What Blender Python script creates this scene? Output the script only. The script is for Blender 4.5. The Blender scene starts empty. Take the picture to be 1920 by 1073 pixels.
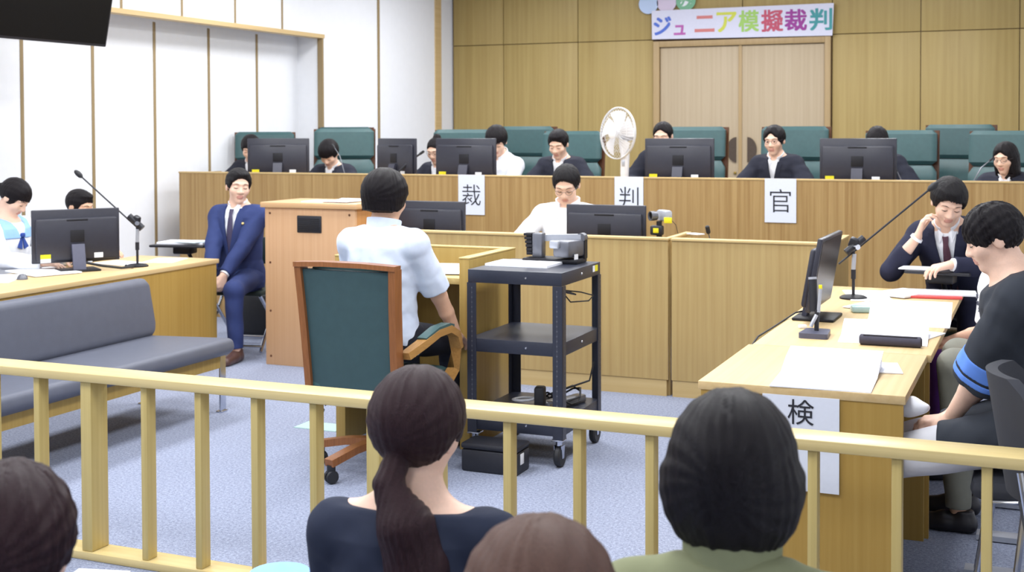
import bpy, bmesh, math, random
import numpy as np
from mathutils import Matrix, Vector

random.seed(7)
rng = np.random.default_rng(7)
PI = math.pi
R = math.radians
SC = bpy.context.scene
COL = SC.collection

# ------------------------------------------------------------------ camera
cam_d = bpy.data.cameras.new('camera')
cam = bpy.data.objects.new('camera', cam_d)
COL.objects.link(cam)
SC.camera = cam
YAW, PITCH, ROLL = R(22.889), R(1.542), R(-0.180)
f_ = Vector((-math.sin(YAW) * math.cos(PITCH), math.cos(YAW) * math.cos(PITCH), -math.sin(PITCH)))
r_ = Vector((math.cos(YAW), math.sin(YAW), 0))
u_ = r_.cross(f_)
r2 = math.cos(ROLL) * r_ + math.sin(ROLL) * u_
u2 = -math.sin(ROLL) * r_ + math.cos(ROLL) * u_
M = Matrix((r2, u2, -f_)).transposed().to_4x4()
M.translation = Vector((0, 0, 1.6))
cam.matrix_world = M
cam_d.sensor_width = 36
cam_d.lens = 2374.47 / 1920 * 36
cam_d.shift_y = -(536.5 - 306.88) / 1920
cam_d.clip_start = 0.05
cam_d.dof.use_dof = True
cam_d.dof.focus_distance = 4.6
cam_d.dof.aperture_fstop = 5.6

# ------------------------------------------------------------------ world, exposure, ceiling lamps
W = bpy.data.worlds.new('world')
SC.world = W
W.use_nodes = True
W.node_tree.nodes['Background'].inputs[0].default_value = (0.9, 0.95, 1, 1)
W.node_tree.nodes['Background'].inputs[1].default_value = 0.3
SC.view_settings.view_transform = 'Standard'
SC.view_settings.look = 'None'
SC.view_settings.exposure = 0.2
SC.view_settings.gamma = 1
SC.cycles.use_denoising = True
SC.cycles.max_bounces = 8
CEIL = 3.5


def lamp(x, y, sx, sy, power, col=(0.97, 0.985, 1.0)):
    l = bpy.data.lights.new('ceiling_lamp', 'AREA')
    l.shape = 'RECTANGLE'
    l.size = sx
    l.size_y = sy
    l.energy = power
    l.color = col
    o = bpy.data.objects.new('ceiling_lamp', l)
    o.location = (x, y, CEIL - 0.02)
    COL.objects.link(o)


LP = 46
for lx in (-5.5, -3.3, -1.1):
    for ly in (2.2, 4.6, 7.0, 9.4):
        lamp(lx, ly, 0.7, 1.3, LP)
for lx in (-5.2, -3.2, -1.2):
    lamp(lx, 12.2, 0.7, 1.3, LP * 1.0)
for lx in (-4.5, -1.0):
    lamp(lx, -1.0, 0.7, 1.3, LP)

# ------------------------------------------------------------------ materials


def srgb(r, g, b):
    def c(v):
        v /= 255
        return v / 12.92 if v <= 0.04045 else ((v + 0.055) / 1.055) ** 2.4
    return (c(r), c(g), c(b), 1)


_mats = {}


def mat(name, col, rough=0.6, metal=0.0, spec=0.5, bump=None, var=None, sheen=0.0, alpha=None, sub=0.0):
    """col sRGB 0-255; bump=(scale,strength,stretch); var=(scale,amount,stretch)"""
    if name in _mats:
        return _mats[name]
    m = bpy.data.materials.new(name)
    m.use_nodes = True
    nt = m.node_tree
    b = nt.nodes['Principled BSDF']
    c = srgb(*col)
    b.inputs['Base Color'].default_value = c
    b.inputs['Roughness'].default_value = rough
    b.inputs['Metallic'].default_value = metal
    b.inputs['Specular IOR Level'].default_value = spec
    if sheen:
        b.inputs['Sheen Weight'].default_value = sheen
    if sub:
        b.inputs['Subsurface Weight'].default_value = sub
        b.inputs['Subsurface Radius'].default_value = (0.012, 0.005, 0.003)
    if alpha is not None:
        b.inputs['Alpha'].default_value = alpha
    tc = nt.nodes.new('ShaderNodeTexCoord')
    if var:
        mp = nt.nodes.new('ShaderNodeMapping')
        st = var[2] if len(var) > 2 else (1, 1, 1)
        mp.inputs['Scale'].default_value = [var[0] * s for s in st]
        nz = nt.nodes.new('ShaderNodeTexNoise')
        nz.inputs['Detail'].default_value = 3
        rp = nt.nodes.new('ShaderNodeMapRange')
        rp.inputs['From Min'].default_value = 0.3
        rp.inputs['From Max'].default_value = 0.7
        rp.inputs['To Min'].default_value = 1 - var[1]
        rp.inputs['To Max'].default_value = 1 + var[1]
        mx = nt.nodes.new('ShaderNodeVectorMath')
        mx.operation = 'SCALE'
        mx.inputs[0].default_value = c[:3]
        nt.links.new(tc.outputs['Object'], mp.inputs[0])
        nt.links.new(mp.outputs[0], nz.inputs[0])
        nt.links.new(nz.outputs[0], rp.inputs[0])
        nt.links.new(rp.outputs[0], mx.inputs['Scale'])
        nt.links.new(mx.outputs[0], b.inputs['Base Color'])
    if bump:
        mp = nt.nodes.new('ShaderNodeMapping')
        st = bump[2] if len(bump) > 2 else (1, 1, 1)
        mp.inputs['Scale'].default_value = [bump[0] * s for s in st]
        nz = nt.nodes.new('ShaderNodeTexNoise')
        nz.inputs['Detail'].default_value = 2
        bp = nt.nodes.new('ShaderNodeBump')
        bp.inputs['Strength'].default_value = bump[1]
        bp.inputs['Distance'].default_value = 0.01
        nt.links.new(tc.outputs['Object'], mp.inputs[0])
        nt.links.new(mp.outputs[0], nz.inputs[0])
        nt.links.new(nz.outputs[0], bp.inputs['Height'])
        nt.links.new(bp.outputs[0], b.inputs['Normal'])
    _mats[name] = m
    return m


def wood(name, base, alt, axis='z', wide=7.0, fine=90.0, rough=0.45, amt=0.8):
    if name in _mats:
        return _mats[name]
    m = bpy.data.materials.new(name)
    m.use_nodes = True
    nt = m.node_tree
    b = nt.nodes['Principled BSDF']
    b.inputs['Roughness'].default_value = rough
    b.inputs['Specular IOR Level'].default_value = 0.35
    tc = nt.nodes.new('ShaderNodeTexCoord')

    def noise(fr, along, det):
        mp = nt.nodes.new('ShaderNodeMapping')
        s = {'z': (fr, fr, along), 'x': (along, fr, fr), 'y': (fr, along, fr)}[axis]
        mp.inputs['Scale'].default_value = s
        nz = nt.nodes.new('ShaderNodeTexNoise')
        nz.inputs['Detail'].default_value = det
        nt.links.new(tc.outputs['Object'], mp.inputs[0])
        nt.links.new(mp.outputs[0], nz.inputs[0])
        return nz.outputs[0]
    a = noise(wide, 0.12, 2)
    c = noise(fine, 1.5, 3)
    ad = nt.nodes.new('ShaderNodeMath')
    ad.operation = 'MULTIPLY_ADD'
    ad.inputs[1].default_value = 0.35
    nt.links.new(c, ad.inputs[0])
    nt.links.new(a, ad.inputs[2])
    rp = nt.nodes.new('ShaderNodeMapRange')
    rp.inputs['From Min'].default_value = 0.42
    rp.inputs['From Max'].default_value = 0.92
    rp.inputs['To Max'].default_value = amt
    nt.links.new(ad.outputs[0], rp.inputs[0])
    mx = nt.nodes.new('ShaderNodeMix')
    mx.data_type = 'RGBA'
    mx.inputs['A'].default_value = srgb(*base)
    mx.inputs['B'].default_value = srgb(*alt)
    nt.links.new(rp.outputs[0], mx.inputs['Factor'])
    nt.links.new(mx.outputs['Result'], b.inputs['Base Color'])
    _mats[name] = m
    return m


def hairmat(name, col, rough=0.42):
    if name in _mats:
        return _mats[name]
    m = bpy.data.materials.new(name)
    m.use_nodes = True
    nt = m.node_tree
    b = nt.nodes['Principled BSDF']
    b.inputs['Roughness'].default_value = rough
    b.inputs['Specular IOR Level'].default_value = 0.2
    b.inputs['Anisotropic'].default_value = 0.5
    tc = nt.nodes.new('ShaderNodeTexCoord')
    mp = nt.nodes.new('ShaderNodeMapping')
    mp.inputs['Scale'].default_value = (190, 190, 9)
    nz = nt.nodes.new('ShaderNodeTexNoise')
    nz.inputs['Detail'].default_value = 4
    nz.inputs['Distortion'].default_value = 0.4
    rp = nt.nodes.new('ShaderNodeMapRange')
    rp.inputs['From Min'].default_value = 0.3
    rp.inputs['From Max'].default_value = 0.75
    rp.inputs['To Min'].default_value = 0.45
    rp.inputs['To Max'].default_value = 2.4
    mx = nt.nodes.new('ShaderNodeVectorMath')
    mx.operation = 'SCALE'
    mx.inputs[0].default_value = srgb(*col)[:3]
    bp = nt.nodes.new('ShaderNodeBump')
    bp.inputs['Strength'].default_value = 0.8
    bp.inputs['Distance'].default_value = 0.004
    L = nt.links.new
    L(tc.outputs['Object'], mp.inputs[0])
    L(mp.outputs[0], nz.inputs[0])
    L(nz.outputs[0], rp.inputs[0])
    L(rp.outputs[0], mx.inputs['Scale'])
    L(mx.outputs[0], b.inputs['Base Color'])
    L(nz.outputs[0], bp.inputs['Height'])
    L(bp.outputs[0], b.inputs['Normal'])
    _mats[name] = m
    return m


def carpet_mat():
    m = bpy.data.materials.new('carpet')
    m.use_nodes = True
    nt = m.node_tree
    b = nt.nodes['Principled BSDF']
    b.inputs['Roughness'].default_value = 0.95
    b.inputs['Specular IOR Level'].default_value = 0.1
    tc = nt.nodes.new('ShaderNodeTexCoord')
    L = nt.links.new

    def nz(sc, det):
        n = nt.nodes.new('ShaderNodeTexNoise')
        n.inputs['Scale'].default_value = sc
        n.inputs['Detail'].default_value = det
        L(tc.outputs['Object'], n.inputs[0])
        return n.outputs[0]
    a = nz(170, 3)
    c = nz(80, 4)
    ad = nt.nodes.new('ShaderNodeMath')
    ad.operation = 'ADD'
    L(a, ad.inputs[0])
    L(c, ad.inputs[1])
    rp = nt.nodes.new('ShaderNodeMapRange')
    rp.inputs['From Min'].default_value = 0.7
    rp.inputs['From Max'].default_value = 1.3
    L(ad.outputs[0], rp.inputs[0])
    mx = nt.nodes.new('ShaderNodeMix')
    mx.data_type = 'RGBA'
    mx.inputs['A'].default_value = srgb(112, 118, 138)
    mx.inputs['B'].default_value = srgb(164, 172, 194)
    L(rp.outputs[0], mx.inputs['Factor'])
    L(mx.outputs['Result'], b.inputs['Base Color'])
    bp = nt.nodes.new('ShaderNodeBump')
    bp.inputs['Strength'].default_value = 0.35
    bp.inputs['Distance'].default_value = 0.004
    L(ad.outputs[0], bp.inputs['Height'])
    L(bp.outputs[0], b.inputs['Normal'])
    return m


M_carpet = carpet_mat()
M_white = mat('white_wall', (238, 240, 244), 0.7, spec=0.2, var=(3, 0.01))
M_ceil = mat('ceiling_white', (240, 240, 240), 0.8, spec=0.1, var=(2, 0.01))
M_strip = wood('strip_wood', (160, 140, 105), (142, 122, 88), 'z')
M_soffit = wood('soffit_wood', (214, 188, 140), (198, 168, 118), 'y')
M_wallw = wood('wall_veneer', (176, 154, 98), (158, 134, 80), 'z', 5, 80, 0.5)
M_door = wood('door_veneer', (186, 168, 140), (172, 153, 124), 'z', 8, 90, 0.5)
M_doorfr = wood('door_frame_wood', (176, 150, 108), (162, 136, 96), 'z')
M_bench = wood('bench_veneer', (180, 150, 100), (142, 108, 62), 'z', 9, 90, 0.4)
M_benchtop = wood('bench_edge_wood', (200, 172, 120), (184, 154, 102), 'x', 9, 90, 0.4)
M_clerk = wood('clerk_veneer', (190, 166, 114), (170, 142, 92), 'z', 8, 90, 0.4)
M_clerktop = wood('clerk_edge_wood', (208, 184, 132), (196, 168, 114), 'x')
M_lect = wood('lectern_veneer', (204, 164, 126), (194, 152, 112), 'z', 14, 120, 0.45)
M_lectop = wood('lectern_top_wood', (212, 174, 130), (200, 160, 116), 'x', 14, 120, 0.4)
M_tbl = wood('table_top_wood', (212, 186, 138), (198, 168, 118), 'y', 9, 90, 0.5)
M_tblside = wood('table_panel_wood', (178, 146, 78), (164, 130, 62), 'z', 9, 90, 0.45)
M_stand = wood('stand_wood', (178, 150, 84), (164, 134, 68), 'z', 9, 90, 0.45)
M_standtop = wood('stand_top_wood', (208, 184, 122), (194, 166, 102), 'y', 9, 90, 0.4)
M_rail = wood('rail_wood', (196, 176, 116), (178, 156, 94), 'z', 12, 110, 0.4)
M_railtop = wood('rail_top_wood', (212, 192, 138), (192, 170, 112), 'x', 12, 110, 0.32)
M_chairw = wood('chair_wood', (150, 96, 56), (122, 76, 42), 'z', 20, 120, 0.35)
M_armw = wood('chair_arm_wood', (180, 136, 78), (156, 112, 60), 'y', 20, 120, 0.35)
M_darkw = wood('dark_wood', (100, 62, 40), (80, 48, 30), 'z', 20, 120, 0.4)
M_green = mat('green_leather', (58, 90, 92), 0.36, spec=0.5, bump=(160, 0.12), var=(6, 0.06))
M_greenb = mat('green_back_fabric', (58, 82, 86), 0.6, spec=0.3, bump=(300, 0.15), var=(5, 0.05))
M_sofa = mat('grey_vinyl', (86, 90, 104), 0.5, spec=0.4, bump=(90, 0.08), var=(4, 0.04))
M_black = mat('black_plastic', (38, 39, 46), 0.42, spec=0.4, var=(9, 0.08))
M_mon = mat('monitor_plastic', (46, 47, 58), 0.36, spec=0.5, var=(9, 0.05))
M_mondk = mat('monitor_dark_plastic', (28, 28, 34), 0.5, spec=0.3, var=(9, 0.05))
M_standgrey = mat('monitor_stand_grey', (82, 84, 104), 0.4, spec=0.5, var=(9, 0.05))
M_screen = mat('dark_screen', (12, 11, 12), 0.3, spec=0.22, var=(5, 0.1))
M_cart = mat('black_steel', (42, 46, 60), 0.4, spec=0.5, bump=(220, 0.06), var=(12, 0.06))
M_rubber = mat('black_rubber', (30, 31, 36), 0.6, var=(9, 0.1))
M_chrome = mat('chrome', (200, 204, 214), 0.18, metal=1.0, var=(9, 0.02))
M_silver = mat('silver_plastic', (176, 180, 190), 0.35, metal=0.3, var=(9, 0.03))
M_paper = mat('white_paper', (244, 246, 252), 0.7, spec=0.2, var=(14, 0.012))
M_sign = mat('sign_paper', (222, 227, 240), 0.7, spec=0.2, var=(14, 0.012))
M_banner = mat('banner_paper', (216, 216, 232), 0.7, spec=0.2, var=(6, 0.015))
M_ink = mat('black_ink', (34, 36, 46), 0.7, var=(30, 0.1))
M_yellow = mat('yellow_sticker', (228, 218, 30), 0.6, var=(30, 0.03))
M_wstick = mat('white_sticker', (236, 238, 242), 0.6, var=(30, 0.03))
M_fan = mat('fan_white_plastic', (226, 226, 230), 0.35, var=(9, 0.02))
M_fanwire = mat('fan_guard_white', (214, 214, 216), 0.4, var=(9, 0.02))
M_brass = mat('dark_bronze', (88, 76, 66), 0.4, metal=0.6, var=(20, 0.1))
M_blot = mat('desk_mat_dark', (70, 74, 88), 0.35, var=(9, 0.05))
M_greymetal = mat('grey_metal', (110, 112, 120), 0.35, metal=0.5, var=(9, 0.05))

# ------------------------------------------------------------------ mesh helpers


def rot3(rx=0, ry=0, rz=0):
    return (Matrix.Rotation(rz, 3, 'Z') @ Matrix.Rotation(ry, 3, 'Y') @ Matrix.Rotation(rx, 3, 'X'))


class MB:
    def __init__(self):
        self.v = []
        self.f = []

    def add(self, vs, fs):
        n = len(self.v)
        self.v += [tuple(x) for x in vs]
        self.f += [tuple(i + n for i in q) for q in fs]
        return self

    def box(self, c, s, bev=0.0, rot=None, seg=2):
        bm = bmesh.new()
        bmesh.ops.create_cube(bm, size=1)
        for v in bm.verts:
            v.co = Vector((v.co.x * s[0], v.co.y * s[1], v.co.z * s[2]))
        if bev > 0:
            bmesh.ops.bevel(bm, geom=bm.edges[:], offset=min(bev, min(s) * 0.48), segments=seg, affect='EDGES', profile=0.5)
        bm.verts.index_update()
        vs = [v.co.copy() for v in bm.verts]
        fs = [[v.index for v in fc.verts] for fc in bm.faces]
        bm.free()
        if rot is not None:
            vs = [rot @ v for v in vs]
        c = Vector(c)
        return self.add([v + c for v in vs], fs)

    def span(self, a, b, bev=0.0):
        a, b = Vector(a), Vector(b)
        return self.box((a + b) / 2, [abs(x) for x in (b - a)], bev)

    def rings(self, rs, cap=True, closed=True):
        n = len(rs[0])
        vs = [p for r in rs for p in r]
        fs = []
        for i in range(len(rs) - 1):
            for j in range(n if closed else n - 1):
                k = (j + 1) % n
                fs.append((i * n + j, i * n + k, (i + 1) * n + k, (i + 1) * n + j))
        if cap:
            fs.append(tuple(range(n - 1, -1, -1)))
            fs.append(tuple((len(rs) - 1) * n + j for j in range(n)))
        return self.add(vs, fs)

    def tube(self, pts, r, n=10, cap=True, flat=None):
        pts = [Vector(p) for p in pts]
        rr = r if isinstance(r, (list, tuple)) else [r] * len(pts)
        t0 = (pts[1] - pts[0]).normalized()
        up = Vector((0, 0, 1)) if abs(t0.z) < 0.9 else Vector((0, 1, 0))
        rs = []
        for i, p in enumerate(pts):
            t = (pts[min(i + 1, len(pts) - 1)] - pts[max(i - 1, 0)]).normalized()
            x = t.cross(up)
            if x.length < 1e-4:
                x = t.cross(Vector((1, 0, 0)))
            x.normalize()
            y = x.cross(t)
            up = y
            fx, fy = flat if flat else (1, 1)
            rs.append([p + x * (math.cos(a) * rr[i] * fx) + y * (math.sin(a) * rr[i] * fy) for a in [2 * PI * k / n for k in range(n)]])
        return self.rings(rs, cap)

    def bar(self, pts, w, h, upv=(0, 0, 1)):
        """rectangular section swept along pts, w sideways, h along upv"""
        pts = [Vector(p) for p in pts]
        rs = []
        for i, p in enumerate(pts):
            t = (pts[min(i + 1, len(pts) - 1)] - pts[max(i - 1, 0)]).normalized()
            x = t.cross(Vector(upv)).normalized()
            y = x.cross(t)
            rs.append([p + x * (sx * w / 2) + y * (sy * h / 2) for sx, sy in ((-1, -1), (1, -1), (1, 1), (-1, 1))])
        return self.rings(rs)

    def lathe(self, prof, c=(0, 0, 0), axis=(0, 0, 1), n=24):
        ax = Vector(axis).normalized()
        x = ax.orthogonal().normalized()
        y = ax.cross(x)
        c = Vector(c)
        rs = [[c + ax * z + x * (r * math.cos(2 * PI * k / n)) + y * (r * math.sin(2 * PI * k / n)) for k in range(n)] for r, z in prof]
        return self.rings(rs)

    def prism(self, poly, d, o, ex, ey):
        """poly 2D in plane (ex,ey) at o, extruded by vector d"""
        o, ex, ey, d = Vector(o), Vector(ex), Vector(ey), Vector(d)
        a = [o + ex * p[0] + ey * p[1] for p in poly]
        return self.rings([a, [p + d for p in a]])

    def sheet(self, grid, t):
        """grid[i][j] points -> thin solid, thickened along local normal (down)"""
        ni, nj = len(grid), len(grid[0])
        g = [[Vector(p) for p in r] for r in grid]
        nrm = (g[1][0] - g[0][0]).cross(g[0][1] - g[0][0]).normalized() * t
        top = [p for r in g for p in r]
        bot = [p - nrm for p in top]
        N = ni * nj
        fs = []
        for i in range(ni - 1):
            for j in range(nj - 1):
                a, b_, c, d = i * nj + j, i * nj + j + 1, (i + 1) * nj + j + 1, (i + 1) * nj + j
                fs += [(a, b_, c, d), (N + d, N + c, N + b_, N + a)]
        ring = [i * nj for i in range(ni)] + [(ni - 1) * nj + j for j in range(1, nj)] + [i * nj + nj - 1 for i in range(ni - 2, -1, -1)] + [j for j in range(nj - 2, 0, -1)]
        for k in range(len(ring)):
            a, b_ = ring[k], ring[(k + 1) % len(ring)]
            fs.append((a, b_, N + b_, N + a))
        return self.add(top + bot, fs)

    def mesh(self, name, off=(0, 0, 0), angle=35):
        me = bpy.data.meshes.new(name)
        o = Vector(off)
        me.from_pydata([Vector(v) - o for v in self.v], [], self.f)
        bm = bmesh.new()
        bm.from_mesh(me)
        bmesh.ops.recalc_face_normals(bm, faces=bm.faces[:])
        bm.to_mesh(me)
        bm.free()
        for p in me.polygons:
            p.use_smooth = True
        me.set_sharp_from_angle(angle=R(angle))
        return me


def tag(o, label, cat, group=None):
    o['label'] = label
    o['category'] = cat
    if group:
        o['group'] = group
    return o


def thing(name, label, cat, loc=(0, 0, 0), rz=0.0, group=None):
    o = bpy.data.objects.new(name, None)
    COL.objects.link(o)
    o.empty_display_size = 0.1
    o.location = loc
    o.rotation_euler = (0, 0, rz)
    return tag(o, label, cat, group)


def part(name, mb, m, parent=None, world=False, label=None, angle=35):
    """one mesh object; world=True: mb is in world coords and parent has no rotation"""
    off = parent.location if (world and parent is not None) else (0, 0, 0)
    if world and parent is not None and parent.parent is not None:
        off = Vector(parent.location) + Vector(parent.parent.location)
    me = mb.mesh(name, off, angle)
    me.materials.append(m)
    o = bpy.data.objects.new(name, me)
    COL.objects.link(o)
    if parent is not None:
        o.parent = parent
    if label:
        o['label'] = label
    return o


def single(name, mb, m, label, cat, group=None, loc=None, angle=35):
    """a thing that is one mesh, mb in world coords, origin moved to its base"""
    vs = np.array([tuple(v) for v in mb.v])
    c = loc if loc is not None else (float((vs[:, 0].min() + vs[:, 0].max()) / 2), float((vs[:, 1].min() + vs[:, 1].max()) / 2), float(vs[:, 2].min()))
    me = mb.mesh(name, c, angle)
    me.materials.append(m)
    o = bpy.data.objects.new(name, me)
    o.location = c
    COL.objects.link(o)
    return tag(o, label, cat, group)


def struct(name, mb, m, parent=None):
    o = part(name, mb, m, parent)
    if parent is None:
        o['kind'] = 'structure'
    return o


def dup(root, loc, rz, label, group=None):
    r = root.copy()
    COL.objects.link(r)
    r.location = loc
    r.rotation_euler = (0, 0, rz)
    r['label'] = label
    if group:
        r['group'] = group
    for ch in list(root.children):
        c = ch.copy()
        COL.objects.link(c)
        c.parent = r
        for g in list(ch.children):
            d = g.copy()
            COL.objects.link(d)
            d.parent = c
    return r


def text_mb(s, size, depth=0.002, bold=0.0):
    """glyph mesh centred in local XY (Z = thickness), as MB"""
    cu = bpy.data.curves.new('glyph', 'FONT')
    cu.body = s
    cu.size = size
    cu.extrude = depth / 2
    cu.offset = bold
    cu.resolution_u = 4
    ob = bpy.data.objects.new('glyph', cu)
    COL.objects.link(ob)
    dg = bpy.context.evaluated_depsgraph_get()
    dg.update()
    me = bpy.data.meshes.new_from_object(ob.evaluated_get(dg))
    vs = [v.co.copy() for v in me.vertices]
    fs = [tuple(p.vertices) for p in me.polygons]
    bpy.data.objects.remove(ob)
    bpy.data.curves.remove(cu)
    bpy.data.meshes.remove(me)
    if vs:
        x0, x1 = min(v.x for v in vs), max(v.x for v in vs)
        y0, y1 = min(v.y for v in vs), max(v.y for v in vs)
        c = Vector(((x0 + x1) / 2, (y0 + y1) / 2, 0))
        vs = [v - c for v in vs]
    return vs, fs


def glyph(mb, s, size, o, ex=(1, 0, 0), ey=(0, 0, 1), bold=0.0, sx=1.0, sy=1.0, depth=0.002):
    vs, fs = text_mb(s, size, depth, bold)
    o, ex, ey = Vector(o), Vector(ex).normalized(), Vector(ey).normalized()
    n = ex.cross(ey)
    mb.add([o + ex * (v.x * sx) + ey * (v.y * sy) + n * v.z for v in vs], fs)
    return mb

# ------------------------------------------------------------------ the room
b = MB()
b.span((-7.4, 3.45, -0.3), (1.3, 14.7, 0.0))
struct('floor', b, M_carpet)
b = MB()
b.span((-7.4, -4.2, -0.4), (1.3, 3.45, -0.25))
struct('floor', b, M_carpet)
b = MB()
b.span((-7.2, 9.05, 0.0), (1.2, 14.5, 0.45))
struct('floor', b, M_carpet)
b = MB()
b.span((-7.4, -4.2, CEIL), (1.3, 14.7, CEIL + 0.1))
struct('ceiling', b, M_ceil)
# left wall: recessed lower part, upper part standing 0.3 m proud, full-height end
for a_, c_ in (((-7.4, -4.2, 0), (-7.2, 11.32, 2.6)), ((-7.4, -4.2, 2.585), (-6.9, 11.32, CEIL)), ((-7.4, 11.32, 0), (-6.9, 13.92, CEIL)), ((-7.4, 14.08, 0), (-6.92, 14.49, CEIL))):
    b = MB()
    b.span(a_, c_)
    struct('wall_left', b, M_white)
b = MB()
b.span((-7.0, -4.2, 2.548), (-6.885, 11.34, 2.588))
struct('trim_1', b, M_soffit)
k = 2
for y in (5.11, 5.89, 6.67, 7.45, 8.23, 9.01, 9.79, 10.57):
    b = MB()
    b.span((-7.21, y - 0.016, 0), (-7.194, y + 0.016, 2.55))
    struct('trim_%d' % k, b, M_strip)
    b = MB()
    b.span((-6.91, y - 0.014, 2.588), (-6.895, y + 0.014, CEIL))
    struct('trim_%d' % (k + 1), b, M_strip)
    k += 2
for x, y0, y1, h, m_ in ((-6.893, 11.30, 11.33, 2.55, M_strip), (-6.893, 12.48, 12.53, CEIL, M_strip), (-6.885, 13.92, 14.08, CEIL, M_soffit)):
    b = MB()
    b.span((-6.95, y0, 0), (x, y1, h))
    struct('trim_%d' % k, b, m_)
    k += 1
# back wall of veneer panels with shadow gaps
b = MB()
b.span((-7.4, 14.49, 0), (1.3, 14.7, CEIL))
struct('wall_back', b, M_darkw)
xs = [-6.9, -6.21, -5.23, -4.285, -3.225, -2.215, -1.27, -0.27, 1.2]
b = MB()
g = 0.004
for i in range(len(xs) - 1):
    door_bay = i in (3, 4)
    if not door_bay:
        b.box(((xs[i] + xs[i + 1]) / 2, 14.47, (0.45 + 2.648) / 2), (xs[i + 1] - xs[i] - 2 * g, 0.04, 2.648 - 0.45), 0.003)
    b.box(((xs[i] + xs[i + 1]) / 2, 14.47, (2.656 + CEIL) / 2), (xs[i + 1] - xs[i] - 2 * g, 0.04, CEIL - 2.656), 0.003)
struct('wall_back', b, M_wallw)
b = MB()
b.span((1.2, -4.2, -0.3), (1.3, 14.7, CEIL))
struct('wall_right', b, M_white)
b = MB()
b.span((-7.4, -4.3, -0.4), (1.3, -4.2, CEIL))
struct('wall_front', b, M_white)
# double door in the back wall
b = MB()
b.span((-4.275, 14.40, 0.45), (-4.20, 14.49, 2.63), 0.006)
b.span((-2.29, 14.40, 0.45), (-2.225, 14.49, 2.63), 0.006)
b.span((-4.20, 14.40, 2.56), (-2.29, 14.49, 2.63), 0.006)
dframe = struct('door_1', b, M_doorfr)
for x0, x1, px, sg in ((-4.195, -3.25, -3.29, -1), (-3.24, -2.295, -3.16, 1)):
    b = MB()
    b.span((x0, 14.435, 0.46), (x1, 14.48, 2.555), 0.004)
    lf = struct('door_leaf', b, M_door, dframe)
    b = MB()
    pts = [(0, -0.145), (0, 0.145)] + [(sg * 0.105 * math.sin(a), 0.145 * math.cos(a)) for a in [PI * t / 14 for t in range(1, 14)]]
    b.prism(pts, (0, -0.02, 0), (px, 14.435, 1.36), (1, 0, 0), (0, 0, 1))
    struct('door_pull', b, M_brass, lf)
    b = MB()
    b.box((px + (-0.012 if sg < 0 else 0.02), 14.425, 1.09), (0.03, 0.02, 0.03), 0.004)
    struct('door_lock', b, mat('brass', (150, 126, 60), 0.35, 0.8, var=(9, 0.05)), lf)
b = MB()
b.span((-3.265, 14.425, 0.46), (-3.225, 14.436, 2.56), 0.003)
struct('door_stile', b, M_doorfr, dframe)

# ------------------------------------------------------------------ judges' bench
t = thing('judges_bench', 'long raised wooden bench across the room with three paper signs on its front', 'bench', (-2.9, 9.0, 0))
b = MB()
b.span((-6.93, 8.99, 0.0), (1.1, 9.03, 1.232))
part('front_panel', b, M_bench, t, True)
b = MB()
b.span((-6.935, 8.985, 1.232), (1.1, 9.06, 1.245), 0.003)
part('top_edge', b, M_benchtop, t, True)
b = MB()
b.span((-6.93, 9.03, 0.45), (-6.89, 9.55, 1.232))
part('end_panel', b, M_bench, t, True)
b = MB()
b.span((-6.89, 9.031, 1.10), (1.1, 9.48, 1.13), 0.004)
part('desktop', b, M_tbl, t, True)

# clerk desks
t = thing('clerk_desk', 'wooden clerk desk with high front panel, the seated man with glasses works behind it', 'desk', (-3.1, 7.6, 0))
b = MB()
b.span((-4.12, 7.30, 0.10), (-2.075, 7.335, 0.935))
part('front_panel', b, M_clerk, t, True)
b = MB()
b.span((-4.125, 7.29, 0.935), (-2.07, 7.365, 0.95), 0.003)
part('top_edge', b, M_clerktop, t, True)
b = MB()
b.span((-4.12, 7.306, 0.0), (-2.085, 7.335, 0.098))
part('plinth', b, M_clerktop, t, True)
b = MB()
b.span((-4.12, 7.336, 0.71), (-2.10, 7.92, 0.735), 0.004)
part('desktop', b, M_clerktop, t, True)
for x in (-4.12, -2.10):
    b = MB()
    b.span((x, 7.336, 0), (x + 0.03, 7.80, 0.935))
    part('side_panel', b, M_clerk, t, True)
    b = MB()
    b.span((x - 0.004, 7.366, 0.935), (x + 0.034, 7.81, 0.95), 0.003)
    part('side_edge', b, M_clerktop, t, True)
t = thing('side_desk', 'empty wooden desk with high front panel, right of the clerk desk across a dark gap', 'desk', (-1.58, 7.6, 0))
b = MB()
b.span((-2.052, 7.30, 0.10), (-1.108, 7.335, 0.935))
part('front_panel', b, M_clerk, t, True)
b = MB()
b.span((-2.056, 7.29, 0.935), (-1.104, 7.365, 0.95), 0.003)
part('top_edge', b, M_clerktop, t, True)
b = MB()
b.span((-2.048, 7.306, 0.0), (-1.112, 7.335, 0.098))
part('plinth', b, M_clerktop, t, True)
b = MB()
b.span((-2.02, 7.336, 0.71), (-1.14, 7.90, 0.735), 0.004)
part('desktop', b, M_clerktop, t, True)
b = MB()
b.span((-1.14, 7.336, 0.0), (-1.108, 7.9, 0.935))
part('side_panel', b, M_clerk, t, True)
b = MB()
b.span((-1.144, 7.366, 0.935), (-1.104, 7.91, 0.95), 0.003)
part('side_edge', b, M_clerktop, t, True)

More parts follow.
